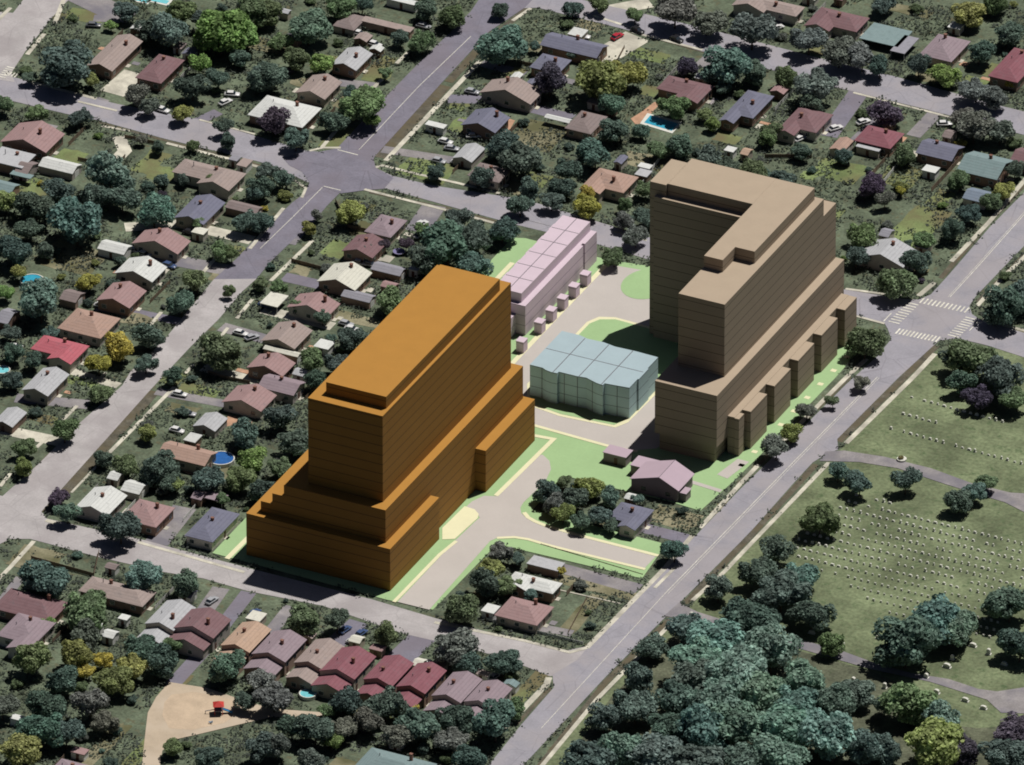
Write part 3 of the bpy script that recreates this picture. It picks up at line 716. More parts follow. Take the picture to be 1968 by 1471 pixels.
    bm = bmesh.new(); cx = HR.uniform(-.15, .25) * w; cy = HR.uniform(.0, .3) * l
    box(bm, cx - .4, cy - .35, h + .3, cx + .4, cy + .35, top + .7); box(bm, cx - .48, cy - .43, top + .7, cx + .48, cy + .43, top + .85)
    link('chimney', bm, 'chimney', rf)
    bm = bmesh.new(); vx = -.25 * w; 
    cyl(bm, vx, .1 * l, h, h + .38 * w / 4 + .9, .12, n=8); link('vent_pipe', bm, 'metal', rf)
    fy = y0 if kind != 'cross' else y0
    if kind == 'cross':
        xc = (xa + xb) / 2; win(t, xc, y0, 1.1, 'y', 1.6)
        xo = (x1 - w * .25) if s < 0 else (x0 + w * .25); win(t, xo, Y0, 1.1, 'y', 1.3); X = x1; ys = (Y0 + 1.8, y1 - 2)
    elif kind == 'semi':
        win(t, -w * .2, y0, .9, 'y', 1.4); win(t, w * .12, y0, .9, 'y', 1.2); ys = (yb + 1.8, (yb + y1) / 2, y1 - 1.8)
    else:
        for fx in ((-.3, .3) if w < 12 else (-.34, 0.02, .36)): win(t, fx * w, y0, 1.1, 'y')
        ys = (y0 + 1.8, y1 - 1.8)
    for y in ys: win(t, x1, y, 1.1 if kind != 'semi' else 2.6, 'x')
    ym = (ys[0] + ys[-1]) / 2 if kind != 'semi' else ys[0]
    bm = bmesh.new(); box(bm, x1 - .03, ym - .5, .1, x1 + .07, ym + .5, 2.15); d = link('door', bm, 'door', t)
    bm = bmesh.new(); tube(bm, (x1 + .07, ym + .35, 1.05), (x1 + .16, ym + .35, 1.05), .05, .05); link('handle', bm, 'metal', d)
    bm = bmesh.new(); box(bm, x1 + .02, ym - .9, 0, x1 + 1.2, ym + .9, .16); link('porch_step', bm, 'concrete', t)
    YARD.append((c.copy(), w, l, nm))
# other landmarks
for px, py, nm in [(860,1000,'orange tower'),(1450,800,'taupe tower'),(1130,760,'teal block'),(1050,560,'lilac townhouse row'),(1265,935,'mauve site house'),(1790,620,'zebra crossings'),
  (1600,870,'cemetery drive entrance'),(1800,905,'cemetery drive'),(1920,1345,'cemetery path fork'),(1300,1170,'cemetery path entrance'),(1540,1235,'first bend of cemetery path'),(1690,1280,'shaded cemetery path'),(380,1365,'gravel playground'),
  (640,330,'dark street junction'),(1085,1270,'south street junction'),(1265,235,'rectangular pool'),(62,540,'round blue pool'),(1755,940,'lower headstone rows'),(1840,790,'upper headstone rows'),
  (1200,1400,'main road at bottom edge'),(20,145,'corner crossing'),(820,130,'avenue'),(1140,1180,'dry walled garden'),(1250,8,'pale driveway at top edge'),(1930,460,'upper main road'),(1000,10,'north avenue junction'),(440,540,'side street bend'),(40,1000,'southwest junction')]:
    LM.append((P(px, py, 0), nm))
ORD = ['nearest', 'second nearest', 'third nearest', 'fourth nearest', 'fifth nearest', 'sixth nearest', 'seventh nearest', 'eighth nearest', 'ninth nearest']
PEND = {}
def near(p, k=0):
    q = sorted(LM, key=lambda e: (e[0] - p).length)[k]; d = p - q[0]; r = d.dot(RT); f = d.dot(HD)
    a = math.degrees(math.atan2(f, r)) % 360
    nm = ['right of', 'behind right of', 'behind', 'behind left of', 'left of', 'in front left of', 'in front of', 'in front right of'][int((a + 22.5) // 45) % 8]
    return nm, q[1], d.length
def later(o, desc, noun, p):
    """remember a thing; its label names the nearest landmark, and its rank among its likes there"""
    PEND.setdefault((noun,), []).append((o, desc, p))
def settle():
    for (noun,), lst in PEND.items():
        groups = {}
        for o, desc, p in lst:
            dr, nm, dist = near(p); groups.setdefault((dr, nm), []).append((dist, desc, o))
        for (dr, nm), g in groups.items():
            g.sort(key=lambda e: e[0])
            for i, (dist, desc, o) in enumerate(g):
                mid = '' if len(g) == 1 else ', %s one' % ORD[min(i, 8)]
                s = '%s %s%s %s the %s' % (desc, noun, mid, dr, nm)
                if len(s.split()) > 16: s = s.replace(' one ', ' ').replace('parked ', '')
                if len(s.split()) > 16: s = s.replace('in front left', 'front left').replace('in front right', 'front right')
                if len(s.split()) > 16: s = s.split(' ', 1)[1]
                o['label'] = s

# paving slabs and board fences in the yards
bm = bmesh.new(); k = 0; YR = random.Random(9)
for c, w, l, nm in YARD:
    for _ in range(YR.choice((1, 2, 2, 3))):
        s = YR.choice(((-1, 0), (0, 1), (1, 0), (0, 1))); pw = YR.uniform(1.5, 4.5); pl = YR.uniform(1.2, 4)
        x = c.x + s[0] * (w / 2 + pw / 2 + .8) + (YR.uniform(-.3, .3) * w if s[1] else 0); y = c.y + s[1] * (l / 2 + pl / 2 + .8) + (YR.uniform(-.35, .35) * l if s[0] else 0)
        if any(blocked(x + i * pw / 2, y + j * pl / 2) for i in (-1, 0, 1) for j in (-1, 0, 1)): continue
        k += 1; z = .1 + .0008 * k; q = [(x - pw / 2, y - pl / 2), (x + pw / 2, y - pl / 2), (x + pw / 2, y + pl / 2), (x - pw / 2, y + pl / 2)]
        f = bm.faces.new([bm.verts.new((u, v, z)) for u, v in q]); f.material_index = YR.choice((0, 0, 1, 2)); keep_off([Vector((u, v, 0)) for u, v in q])
o = link('yard_paving', bm, ['concrete', 'driveway', 'paver']); o['kind'] = 'structure'
SPEND = []
for c, w, l, nm in YARD:
    for _ in range(2):
        sw = YR.uniform(2.2, 4.2); sl_ = YR.uniform(2.2, 4.5); a_ = YR.choice((-1, 1))
        x = c.x + a_ * YR.uniform(.1, .5) * w; y = c.y + l / 2 + sl_ / 2 + YR.uniform(2.5, 8)
        if any(blocked(x + i * (sw / 2 + .4), y + j * (sl_ / 2 + .4)) for i in (-1, 0, 1) for j in (-1, 0, 1)) or len(SPEND) > 55: continue
        col = YR.choice(('white', 'lgrey', 'grey', 'tan', 'brown', 'pink', 'slate', 'cream', 'teal')); kd = YR.choice(('gu', 'gv', 'flat')); h = YR.uniform(2, 2.4)
        t = thing('garden_shed', '', 'shed', (x, y, 0), 0, 'small sheds in the back yards'); X, Y = sw / 2, sl_ / 2
        keep_off([Vector((x - X, y - Y, 0)), Vector((x + X, y - Y, 0)), Vector((x + X, y + Y, 0)), Vector((x - X, y + Y, 0))])
        b_ = bmesh.new(); wallbm(b_, -X, -Y, X, Y, h, kd); link('wall', b_, YR.choice(('wood', 'white_wood', 'wall_3', 'wall_1')), t)
        b_ = bmesh.new(); roofbm(b_, -X, -Y, X, Y, h, kd, .2); link('roof', b_, 'roof_' + col, t)
        b_ = bmesh.new(); box(b_, -.45, -Y - .05, .05, .45, -Y + .03, 1.9); link('door', b_, 'door', t)
        SPEND.append((t, dict(white='white roofed', lgrey='light grey roofed', grey='grey roofed', tan='tan roofed', brown='brown roofed', pink='pink roofed', slate='slate roofed', cream='cream roofed', teal='teal roofed')[col], Vector((x, y, 0))))
bm = bmesh.new(); k = 0
for c, w, l, nm in YARD:
    for _ in range(2):
        s = YR.choice(((-1, 0), (0, -1), (1, 0), (0, 1))); pw = YR.uniform(4, 9); pl = YR.uniform(5, 10)
        x = c.x + s[0] * (w / 2 + pw / 2 + 1); y = c.y + s[1] * (l / 2 + pl / 2 + 1)
        if any(blocked(x + i * pw / 2, y + j * pl / 2) for i in (-1, 0, 1) for j in (-1, 0, 1)): continue
        k += 1; z = .012 + .0001 * k; n = 16; pts = []
        for i in range(n):
            a_ = 2 * math.pi * i / n; ca, sa = math.cos(a_), math.sin(a_); m = max(abs(ca), abs(sa)) ** .8
            pts.append(Vector((x + pw / 2 * ca / m * YR.uniform(.85, 1.05), y + pl / 2 * sa / m * YR.uniform(.85, 1.05), z)))
        f = bm.faces.new([bm.verts.new(p) for p in pts]); f.material_index = YR.choice((0, 0, 1)); keep_off(pts)
o = link('yard_lawns', bm, ['lawn', 'lawn_dry']); o['kind'] = 'structure'
FPEND = []
for c, w, l, nm in YARD:
    if YR.random() > .8: continue
    sx = YR.choice((-1, 1)); x = c.x + sx * (w / 2 + 2.0); y = c.y + l / 2 * YR.uniform(-.2, 1); L_ = YR.uniform(7, 13); n = int(L_ / 2.2)
    pts = [(x, y + L_ * i / n) for i in range(n + 1)]
    if any(blocked(u, v) for u, v in pts): continue
    h = YR.uniform(1.3, 1.8); t = thing('garden_fence', '', 'fence', (x, y, 0), 0, 'board fences between the yards'); FPEND.append((t, Vector((x, y + L_ / 2, 0))))
    m_ = YR.choice(('wood', 'wood', 'frame'))
    t['col'] = 'dark board' if m_ == 'wood' else 'pale board'
    b_ = bmesh.new(); box(b_, -.02, .07, .08, .02, L_ - .07, h - .1); link('boards', b_, m_, t)
    for i in range(n + 1):
        b_ = bmesh.new(); box(b_, -.06, L_ * i / n - .06, 0, .06, L_ * i / n + .06, h); link('post', b_, m_, t)
# ================= trees =================
CROWNS = []
def crown_mesh(seed, n_lobes=15, per=150, kind=0):
    r = random.Random(seed); bm = bmesh.new(); lobes = []
    for i in range(n_lobes):
        a = r.uniform(0, 2 * math.pi); q = math.sqrt(r.random()) * .68; z = r.uniform(-.42, .5) * (1 - q * .5)
        if kind == 1: z *= 1.3; q *= .8
        lobes.append((Vector((q * math.cos(a) * 1.12, q * math.sin(a) * .95, z)), r.uniform(.15, .4)))
    lobes.append((Vector((0, 0, .05)), .5))
    for c, lr in lobes:
        for k in range(int(per * (lr / .3) ** 2)):
            d = Vector((r.gauss(0, 1), r.gauss(0, 1), r.gauss(0, 1) + .25)).normalized()
            p = c + d * lr * r.uniform(.72, 1.08)
            nrm = (d + Vector((r.gauss(0, .55), r.gauss(0, .55), r.gauss(0, .55)))).normalized()
            s = nrm.orthogonal().normalized(); t = nrm.cross(s); an = r.uniform(0, 6.28); s2 = s * math.cos(an) + t * math.sin(an); t2 = nrm.cross(s2)
            e = r.uniform(.03, .072)
            vs = [bm.verts.new(p + s2 * e * x + t2 * e * y * .8) for x, y in ((-1, -.5), (0, -1), (1, -.3), (.7, .8), (-.6, .9))]
            bm.faces.new(vs)
    me = bpy.data.meshes.new('crown'); bm.to_mesh(me); bm.free(); me.materials.append(M('leaf')); return me
for s in range(7): CROWNS.append(crown_mesh(s + 3, 13 + 2 * s, 250, s % 3 == 2))
def trunk_mesh(seed):
    r = random.Random(seed); bm = bmesh.new()
    tube(bm, (0, 0, 0), (.03, 0, .7), .065, .045, 8); top = Vector((.03, 0, .7))
    for i in range(5):
        a = i * 1.26 + r.random(); e = Vector((.45 * math.cos(a), .45 * math.sin(a), 1.1 + r.random() * .3)); m = top.lerp(e, .5) + Vector((0, 0, -.03))
        tube(bm, top, m, .032, .022, 6); tube(bm, m, e, .022, .008, 5)
    me = bpy.data.meshes.new('trunk'); bm.to_mesh(me); bm.free(); me.materials.append(M('bark')); return me
TRUNKS = [trunk_mesh(s) for s in range(3)]
TC = dict(d=((.054,.077,.066),'dark blue-green'), g=((.078,.105,.058),'green'), l=((.1,.145,.055),'bright light green'), y=((.2,.18,.05),'yellow'), k=((.085,.095,.085),'grey-green'),
          p=((.05,.043,.06),'dark purple'), o=((.12,.135,.055),'olive green'), b=((.07,.108,.09),'blue-green'))
TREES = """132,122,52,d;423,60,56,l;476,72,32,l;382,125,24,l;330,60,40,b;345,20,32,g;489,18,38,g;290,55,28,d;155,225,22,d;262,183,26,k;283,203,20,k;352,218,20,o;370,165,32,d;70,218,18,g;4,200,22,g;178,155,15,o;212,335,48,b;
213,47,12,l;272,267,12,k;305,283,14,d;503,150,26,d;500,362,26,d;524,232,32,p;593,53,40,b;654,13,28,g;696,10,22,d;868,29,28,g;812,79,28,g;770,72,20,d;569,111,28,g;616,120,24,l;516,148,34,d;700,200,42,g;716,232,18,l;569,267,26,d;
960,88,46,b;820,16,25,d;506,21,30,g;966,277,34,d;926,341,25,d;675,183,20,d;543,346,22,d;511,330,20,d;1057,153,38,p;1145,160,48,o;1205,143,34,o;1178,200,28,b;1178,252,26,d;1231,252,18,b;1294,205,28,g;1318,127,22,p;1395,128,44,b;1455,138,26,b;
1297,21,40,k;1358,42,30,k;1445,61,42,k;1371,238,16,l;1482,252,20,g;1006,302,44,d;1144,298,34,b;1305,277,28,b;1265,290,20,g;1091,327,28,d;1078,360,24,d;1128,372,18,y;1128,395,26,y;1152,8,20,g;1363,306,28,d;1350,219,14,g;1390,170,14,d;1442,330,34,g;1500,345,28,d;1400,320,22,d;
1554,77,34,k;1612,100,36,k;1657,111,32,k;1575,164,42,k;1509,148,28,g;1702,219,30,p;1765,124,28,d;1813,143,28,l;1881,100,28,d;1860,26,30,o;1934,66,28,d;1876,172,28,k;1913,188,28,k;1850,227,24,k;1871,246,36,k;1921,254,28,k;1474,262,20,g;1736,296,24,g;1844,346,22,g;1931,367,22,o;1950,325,20,d;1731,367,11,y;1700,8,22,d;1910,5,26,g;1673,354,28,p;1942,159,12,y;
148,431,52,b;296,402,42,b;235,380,32,d;26,484,34,d;12,388,25,o;185,372,30,d;79,582,46,b;34,524,16,o;423,484,20,g;445,487,18,g;378,540,26,g;349,582,26,b;285,645,28,d;428,672,42,g;333,722,20,d;494,371,20,d;476,425,26,d;70,400,36,d;110,370,28,d;26,677,22,d;66,695,20,d;502,545,16,g;
172,542,22,y;225,664,34,y;190,700,25,y;10,563,18,l;675,408,28,o;609,413,12,k;595,437,16,o;860,474,50,b;912,452,38,d;965,440,30,d;905,510,36,b;820,500,34,d;749,577,30,g;603,695,26,g;675,650,28,d;650,700,24,d;535,552,16,g;505,428,22,d;880,420,26,d;780,470,16,p;735,470,14,p;
483,884,28,l;470,834,30,b;409,923,30,d;462,920,28,g;505,945,26,d;309,900,36,d;245,892,26,g;285,831,18,o;124,826,28,g;193,754,22,g;45,860,20,g;48,896,22,o;129,984,24,b;232,1014,36,d;114,955,20,p;200,880,20,d;330,925,22,d;540,800,28,d;560,850,30,d;540,900,22,g;430,960,14,g;340,930,18,o;
87,1117,42,b;277,1107,34,b;359,1120,30,b;172,1172,48,g;143,1257,36,o;196,1268,18,y;166,1289,18,y;53,1263,38,g;119,1310,34,d;217,1308,34,o;259,1281,28,o;312,1271,32,d;330,1240,18,g;275,1244,30,d;164,1222,32,k;440,1280,33,b;500,1312,26,k;92,1360,36,d;172,1350,36,k;79,1403,42,b;127,1410,34,d;32,1445,38,o;5,1358,28,k;200,1390,24,k;330,1437,18,g;400,1455,26,d;502,1436,30,d;
588,1189,34,g;648,1193,26,d;741,1220,28,g;865,1244,42,k;965,1273,30,d;897,1273,26,d;886,1170,34,g;527,1342,30,k;628,1368,15,g;662,1345,28,d;741,1355,36,d;712,1387,28,k;807,1390,36,b;873,1382,34,d;952,1390,42,b;990,1362,22,g;606,1403,38,d;530,1434,28,k;596,1461,26,k;754,1413,28,k;873,1421,28,k;902,1458,34,d;796,1361,12,y;638,1425,20,l;560,1400,28,d;660,1400,24,k;470,1345,22,d;
1069,968,24,k;1050,947,26,d;1085,926,14,g;1130,934,26,o;1100,955,28,d;1082,989,20,o;1151,989,22,d;1177,1008,16,d;1296,1058,25,b;961,1063,22,k;934,1120,28,d;979,1127,22,g;1018,1142,16,b;1080,1098,9,y;1172,955,20,b;1225,960,12,b;1120,1000,20,d;995,1075,14,d;945,1090,22,o;
1440,1185,42,d;1500,1140,38,d;1385,1230,40,b;1345,1270,38,b;1330,1310,38,d;1420,1290,46,b;1480,1252,42,b;1300,1340,36,d;1378,1350,44,b;1450,1340,44,b;1290,1400,36,d;1350,1410,42,b;1420,1400,44,b;1490,1400,44,b;1550,1310,38,b;1600,1352,38,d;1530,1358,44,b;1600,1420,46,b;1505,1455,42,b;1130,1455,38,d;1195,1440,38,b;1250,1455,40,d;1330,1462,38,d;1420,1467,38,b;1660,1440,32,d;1700,1352,22,d;1750,1352,38,g;1812,1390,36,b;1785,1432,46,o;1855,1440,30,p;1740,1235,48,d;1790,1190,48,b;1842,1205,36,b;
1575,1000,32,g;1490,1060,34,d;1460,1100,34,d;1540,1112,32,b;1600,1235,22,g;1610,908,20,d;1652,930,26,d;1740,925,28,d;1842,960,28,d;1872,945,24,b;1893,925,18,g;1875,690,42,g;1835,690,28,d;1920,720,48,d;1850,735,26,d;1955,765,28,g;1880,765,26,p;1662,657,38,g;1928,590,42,d;1968,570,34,d;1722,540,38,g;1760,500,28,d;1780,465,22,g;1832,440,26,d;1662,452,30,g;1645,495,22,d;1860,410,24,d;1905,385,20,g;1700,385,20,k;1940,1160,34,d;1960,1240,30,d;1960,1400,34,p;1930,1450,36,d;1655,735,16,k;1600,770,14,g;
1520,832,22,o;1492,860,28,k;1550,790,18,k;1180,492,24,g;1222,452,26,k;1198,425,20,k;1000,395,24,d;1060,385,22,d;1020,360,24,d;1240,420,22,d;1200,395,16,g;840,330,18,d;1030,90,12,d;1100,105,12,d;1560,200,22,d;30,260,12,d;440,270,20,d;370,280,14,g;420,150,24,d;460,110,20,b;540,80,22,g;240,20,24,d;390,40,26,d;100,640,16,d;240,570,14,d;150,630,12,d;280,700,20,d;440,560,14,g;560,640,16,d;620,610,16,d;700,700,20,d;1620,300,18,d;1540,290,18,d;1690,130,24,d;1100,15,20,d;1220,30,18,g;740,140,14,g;640,230,26,d;430,245,20,d;960,20,18,d;60,150,14,d;
90,1200,14,l;350,345,14,d;410,350,16,g;310,345,14,d;60,440,26,d;230,500,12,d;570,590,14,g;90,480,18,d;380,430,14,g;20,730,20,d;20,640,18,d;700,480,16,d;810,440,14,g;1240,365,20,g;600,730,22,d;1580,450,0,d;1330,1210,30,d;1250,1240,24,d;1230,1300,28,d;1220,1360,34,d;1380,1130,24,d;1560,1180,30,d;1640,1330,26,d;1700,1440,28,d;1160,1380,26,d"""
TR = random.Random(5)
NT = 0
for e in TREES.replace('\n', '').split(';'):
    a = e.split(',')
    px, py, rp, k = float(a[0]), float(a[1]), float(a[2]), a[3]
    if rp <= 0: continue
    R = rp / SC * (1.34 if px > 1110 and py > 1100 else 1.12); zc = R * .78 + .8
    g = P(px, py, zc); size = 'small' if rp < 19 else 'medium' if rp < 33 else 'large'
    c, desc = TC[k]
    bush = rp < 14
    t = thing('yellow_shrub' if bush and k == 'y' else 'shrub' if bush else 'tree', '', 'shrub' if bush else 'tree', (g.x, g.y, 0), 0, 'shrubs in the gardens' if bush else 'trees of the neighbourhood')
    later(t, '%s %s' % (size, desc), 'shrub' if bush else 'tree', Vector((g.x, g.y, 0)))
    cr = bpy.data.objects.new('crown', TR.choice(CROWNS)); COL.objects.link(cr); cr.parent = t
    cr.location = (0, 0, zc); cr.rotation_euler = (0, 0, TR.uniform(0, 6.28)); zz = TR.uniform(.82, 1.02)
    cr.scale = (R * TR.uniform(.98, 1.32), R * TR.uniform(.98, 1.32), R * zz)
    f = TR.uniform(2.5, 3.7) * (1.2 if px > 1110 and py > 1100 else 1); cr.color = (c[0] * f * TR.uniform(.9, 1.1), c[1] * f, c[2] * f * TR.uniform(.9, 1.1), 1)
    tr = bpy.data.objects.new('trunk', TR.choice(TRUNKS)); COL.objects.link(tr); tr.parent = t; tr.scale = (R * .75, R * .75, zc * .9)
    NT += 1
# shrubs filling the yards, and low brush as one mass
FR = random.Random(21); placed = []
while len(placed) < 190:
    px = FR.uniform(0, 1968); py = FR.uniform(0, 1471); g = P(px, py, .8)
    if px > 1150 and py > 640 and (px - 1100) * 1.0 + (py - 1471) > -50: continue
    r = FR.uniform(.9, 2.3)
    if any(blocked(g.x + i * r, g.y + j * r) for i, j in ((-1,-1),(1,-1),(1,1),(-1,1),(0,0))): continue
    if any((g.x - q[0]) ** 2 + (g.y - q[1]) ** 2 < 25 for q in placed): continue
    placed.append((g.x, g.y))
    k = FR.choice('dddggookkbblpy' if FR.random() < .5 else 'ddggkb'); c, desc = TC[k]
    t = thing('shrub', '', 'shrub', (g.x, g.y, 0), FR.uniform(0, 6), 'shrubs in the gardens')
    later(t, '%s %s' % ('low' if r < 1.5 else 'bushy', desc), 'shrub', Vector((g.x, g.y, 0)))
    cr = bpy.data.objects.new('crown', FR.choice(CROWNS)); COL.objects.link(cr); cr.parent = t; cr.location = (0, 0, r * .6); cr.scale = (r * 1.2, r * 1.2, r * .8)
    f = FR.uniform(2.0, 3.0); cr.color = (c[0] * f, c[1] * f, c[2] * f, 1)
    tr = bpy.data.objects.new('trunk', FR.choice(TRUNKS)); COL.objects.link(tr); tr.parent = t; tr.scale = (r * .6, r * .6, r * .6)
bm = bmesh.new(); step = 1.75; yy = -330.0
while yy < 330:
    xx = -260.0
    while xx < 260:
        x = xx + FR.uniform(-.8, .8); y = yy + FR.uniform(-.8, .8); xx += step
        q = Vector((x, y, 0)) - CAMLOC; z_ = q.dot(FW); sx = 984 + q.dot(RT) / z_ * SC * D; sy = 735.5 - q.dot(UP) / z_ * SC * D
        if not (-20 < sx < 1990 and -20 < sy < 1500): continue
        nv = noise.noise(Vector((x * .07, y * .07, 0))) + .5 * noise.noise(Vector((x * .25, y * .25, 5)))
        if nv < -.1 or blocked(x, y): continue
        hgt = .25 + max(0, nv) * 2.2
        for k in range(7):
            p = Vector((x + FR.gauss(0, .55), y + FR.gauss(0, .55), hgt * FR.random()))
            n_ = Vector((FR.gauss(0, .6), FR.gauss(0, .6), 1)).normalized(); s = n_.orthogonal().normalized(); t2 = n_.cross(s); e = FR.uniform(.2, .45)
            bm.faces.new([bm.verts.new(p + s * e * u + t2 * e * v) for u, v in ((-1, -.4), (.2, -1), (1, .3), (-.2, .9))])
    yy += step
me = bpy.data.meshes.new('undergrowth'); bm.to_mesh(me); print('brush faces', len(bm.faces)); bm.free(); me.materials.append(M('brush'))
o = bpy.data.objects.new('undergrowth', me); COL.objects.link(o); tag(o, 'low tangled green undergrowth and garden plants between the houses', 'undergrowth'); o['kind'] = 'stuff'
# ================= vehicles =================
def wheel(bm): pass
def make_car(colr, van=False):
    t = thing('parked_car' if not van else 'parked_van', '', 'van' if van else 'car', (0, 0, 0), 0, 'vehicles parked at the houses')
    L_, Wd = (5.2, 1.95) if van else (4.5, 1.8); hb = .85 if not van else 1.0; hc = 1.45 if not van else 2.1
    bm = bmesh.new()
    prof = [(-L_/2, .3), (L_/2, .3), (L_/2 + .02, .6), (L_/2 - .12, hb - .1), (L_/2 - 1.15, hb), (-L_/2 + .7, hb + .03), (-L_/2, hb - .08)]
    a = [bm.verts.new((x, -Wd/2, z)) for x, z in prof]; b = [bm.verts.new((x, Wd/2, z)) for x, z in prof]
    bm.faces.new(a); bm.faces.new(b[::-1])
    for i in range(len(prof)): bm.faces.new((a[i], b[i], b[(i+1) % len(prof)], a[(i+1) % len(prof)]))
    bmesh.ops.bevel(bm, geom=bm.edges[:], offset=.06, segments=2, affect='EDGES')
    link('body', bm, 'paint_' + colr, t, True)
    xf0, xf1, xr1, xr0 = (L_/2 - 1.2, L_/2 - 1.9, -L_/2 + .95, -L_/2 + .35) if not van else (L_/2 - .6, L_/2 - 1.2, -L_/2 + .2, -L_/2 + .1)
    bm = bmesh.new(); q = .14
    lo = [(xf0, -Wd/2 + .06), (xf0, Wd/2 - .06), (xr0, Wd/2 - .06), (xr0, -Wd/2 + .06)]; hi = [(xf1, -Wd/2 + .06 + q), (xf1, Wd/2 - .06 - q), (xr1, Wd/2 - .06 - q), (xr1, -Wd/2 + .06 + q)]
    A_ = [bm.verts.new((x, y, hb - .03)) for x, y in lo]; B_ = [bm.verts.new((x, y, hc - .06)) for x, y in hi]
    for i in range(4): bm.faces.new((A_[i], A_[(i+1) % 4], B_[(i+1) % 4], B_[i]))
    bm.faces.new(B_); link('window_glass', bm, 'glass', t)
    bm = bmesh.new(); box(bm, xr1 - .06, -Wd/2 + .17, hc - .055, xf1 + .06, Wd/2 - .17, hc); link('car_roof', bm, 'paint_' + colr, t)
    for x in (L_/2 - .85, -L_/2 + .8):
        for s in (-1, 1):
            bm = bmesh.new(); tube(bm, (x, s * (Wd/2 - .16), .33), (x, s * (Wd/2 + .03), .33), .33, .33, 12); wh = link('wheel', bm, 'tyre', t)
            bm = bmesh.new(); tube(bm, (x, s * (Wd/2 + .03), .33), (x, s * (Wd/2 + .045), .33), .19, .19, 10); link('rim', bm, 'metal', wh)
    for s in (-1, 1):
        bm = bmesh.new(); box(bm, L_/2 - .03, s * .62 - .18, .55, L_/2 + .045, s * .62 + .18, .7); link('headlight', bm, 'frame', t)
    return t
def dup(root):
    r = root.copy(); COL.objects.link(r)
    for ch in list(root.children):
        c = ch.copy(); COL.objects.link(c); c.parent = r
        for g in ch.children:
            d = g.copy(); COL.objects.link(d); d.parent = c
    return r
CARS = """180,48,grey,20;433,196,white,70;446,181,white,20;312,211,white,-5;1186,70,red,75;907,176,silver,5;910,261,white,30;325,510,blue,-5;277,489,white,-5;258,481,white,0;195,587,white,5;365,447,black,0;302,480,white,20;29,667,white,20;
510,586,blue,0;462,640,white,0;484,648,silver,60;1538,266,white,70;1606,246,white,60;1659,234,white,60;1815,238,white,30;1493,53,white,60;407,1154,silver,80;489,1178,blue,80;663,1210,blue,80;694,1217,blue,80;680,1234,white,0;825,1275,white,20;
912,1290,white,80;950,1300,silver,80;691,505,white,10;712,508,silver,0;810,430,white,70;806,451,white,80;856,272,white,0;868,285,silver,10;880,312,white,0;843,309,silver,0;1000,1330,0,0;1270,1310,0,0;345,757,white,5;362,795,silver,10;340,827,white,0;
665,622,silver,0;676,632,white,5;1802,330,0,0;1085,1222,0,0;690,64,white,0;814,50,silver,0;1120,70,white,10;1256,15,0,0;720,85,white,-5;1300,75,black,-15;1225,58,black,-15"""
protos = {}
for e in CARS.replace('\n', '').split(';'):
    x, y, c, r = e.split(',')
    if c == '0': continue
    if c in protos: t = dup(protos[c])
    else: t = make_car(c); protos[c] = t
    g = P(float(x), float(y), .7); t.location = (g.x, g.y, .11); t.rotation_euler = (0, 0, math.radians(float(r)))
    later(t, {'silver': 'silver', 'white': 'white', 'black': 'black', 'blue': 'dark blue', 'red': 'bright red', 'grey': 'grey'}[c], 'parked car', Vector((g.x, g.y, 0)))
# ================= pools and yard things =================
def round_pool(px, py, rp, wm, label):
    g = P(px, py, 1.0); r = rp / SC
    t = thing('swimming_pool', label, 'swimming pool', (g.x, g.y, 0))
    bm = bmesh.new(); n = 28
    for r0, r1, z0, z1 in ((r, r, 0, 1.15), (r, r - .3, 1.15, 1.15), (r - .3, r - .3, 1.15, .8)):
        a = [bm.verts.new((r0 * math.cos(i * 2 * math.pi / n), r0 * math.sin(i * 2 * math.pi / n), z0)) for i in range(n)]
        b = [bm.verts.new((r1 * math.cos(i * 2 * math.pi / n), r1 * math.sin(i * 2 * math.pi / n), z1)) for i in range(n)]
        for i in range(n): bm.faces.new((a[i], a[(i+1) % n], b[(i+1) % n], b[i]))
    link('pool_wall', bm, 'rim', t)
    bm = bmesh.new(); bm.faces.new([bm.verts.new(((r - .3) * math.cos(i * 2 * math.pi / n), (r - .3) * math.sin(i * 2 * math.pi / n), 1.0)) for i in range(n)])
    link('pool_water' if wm != 'cover' else 'pool_cover', bm, wm, t)
    bm = bmesh.new()
    for s in (-.25, .25): tube(bm, (r + .1, s, 0), (r - .1, s, 1.7), .03, .03)
    for z in (.4, .8, 1.2): tube(bm, (r + .05, -.25, z), (r + .05, .25, z), .03, .03)
    link('ladder', bm, 'metal', t)
round_pool(62, 539, 24, 'water', 'round blue above-ground pool with white rim at the left')
round_pool(4, 711, 16, 'water_pale', 'round turquoise pool cut by the left edge of the photo')
round_pool(592, 1333, 17, 'water_pale', 'small pale turquoise round pool behind the crimson semi')
round_pool(425, 881, 26, 'cover', 'dark blue covered round pool beside the peach-roofed house')
def rect_pool(pts, rim, label, wm='water'):
    w = [P(x, y, .1) for x, y in pts]; q = [P(x, y, .05) for x, y in rim]; c = sum(w, Vector()) / 4
    t = thing('swimming_pool', label, 'swimming pool', (c.x, c.y, 0))
    bm = bmesh.new(); prism(bm, [(p.x - c.x, p.y - c.y) for p in q], 0, .12); link('pool_deck', bm, 'rim', t)
    bm = bmesh.new(); bm.faces.new([bm.verts.new((p.x - c.x, p.y - c.y, .15)) for p in w]); link('pool_water', bm, wm, t)
rect_pool([(1250,222),(1304,238),(1291,252),(1238,236)], [(1244,218),(1312,235),(1292,257),(1230,238)], 'rectangular blue pool with pale deck behind the maroon house')
rect_pool([(262,-8),(288,-2),(282,6),(256,0)], [(258,-12),(294,-3),(284,9),(250,1)], 'turquoise pool partly cut off at the top edge of the photo', 'water_pale')
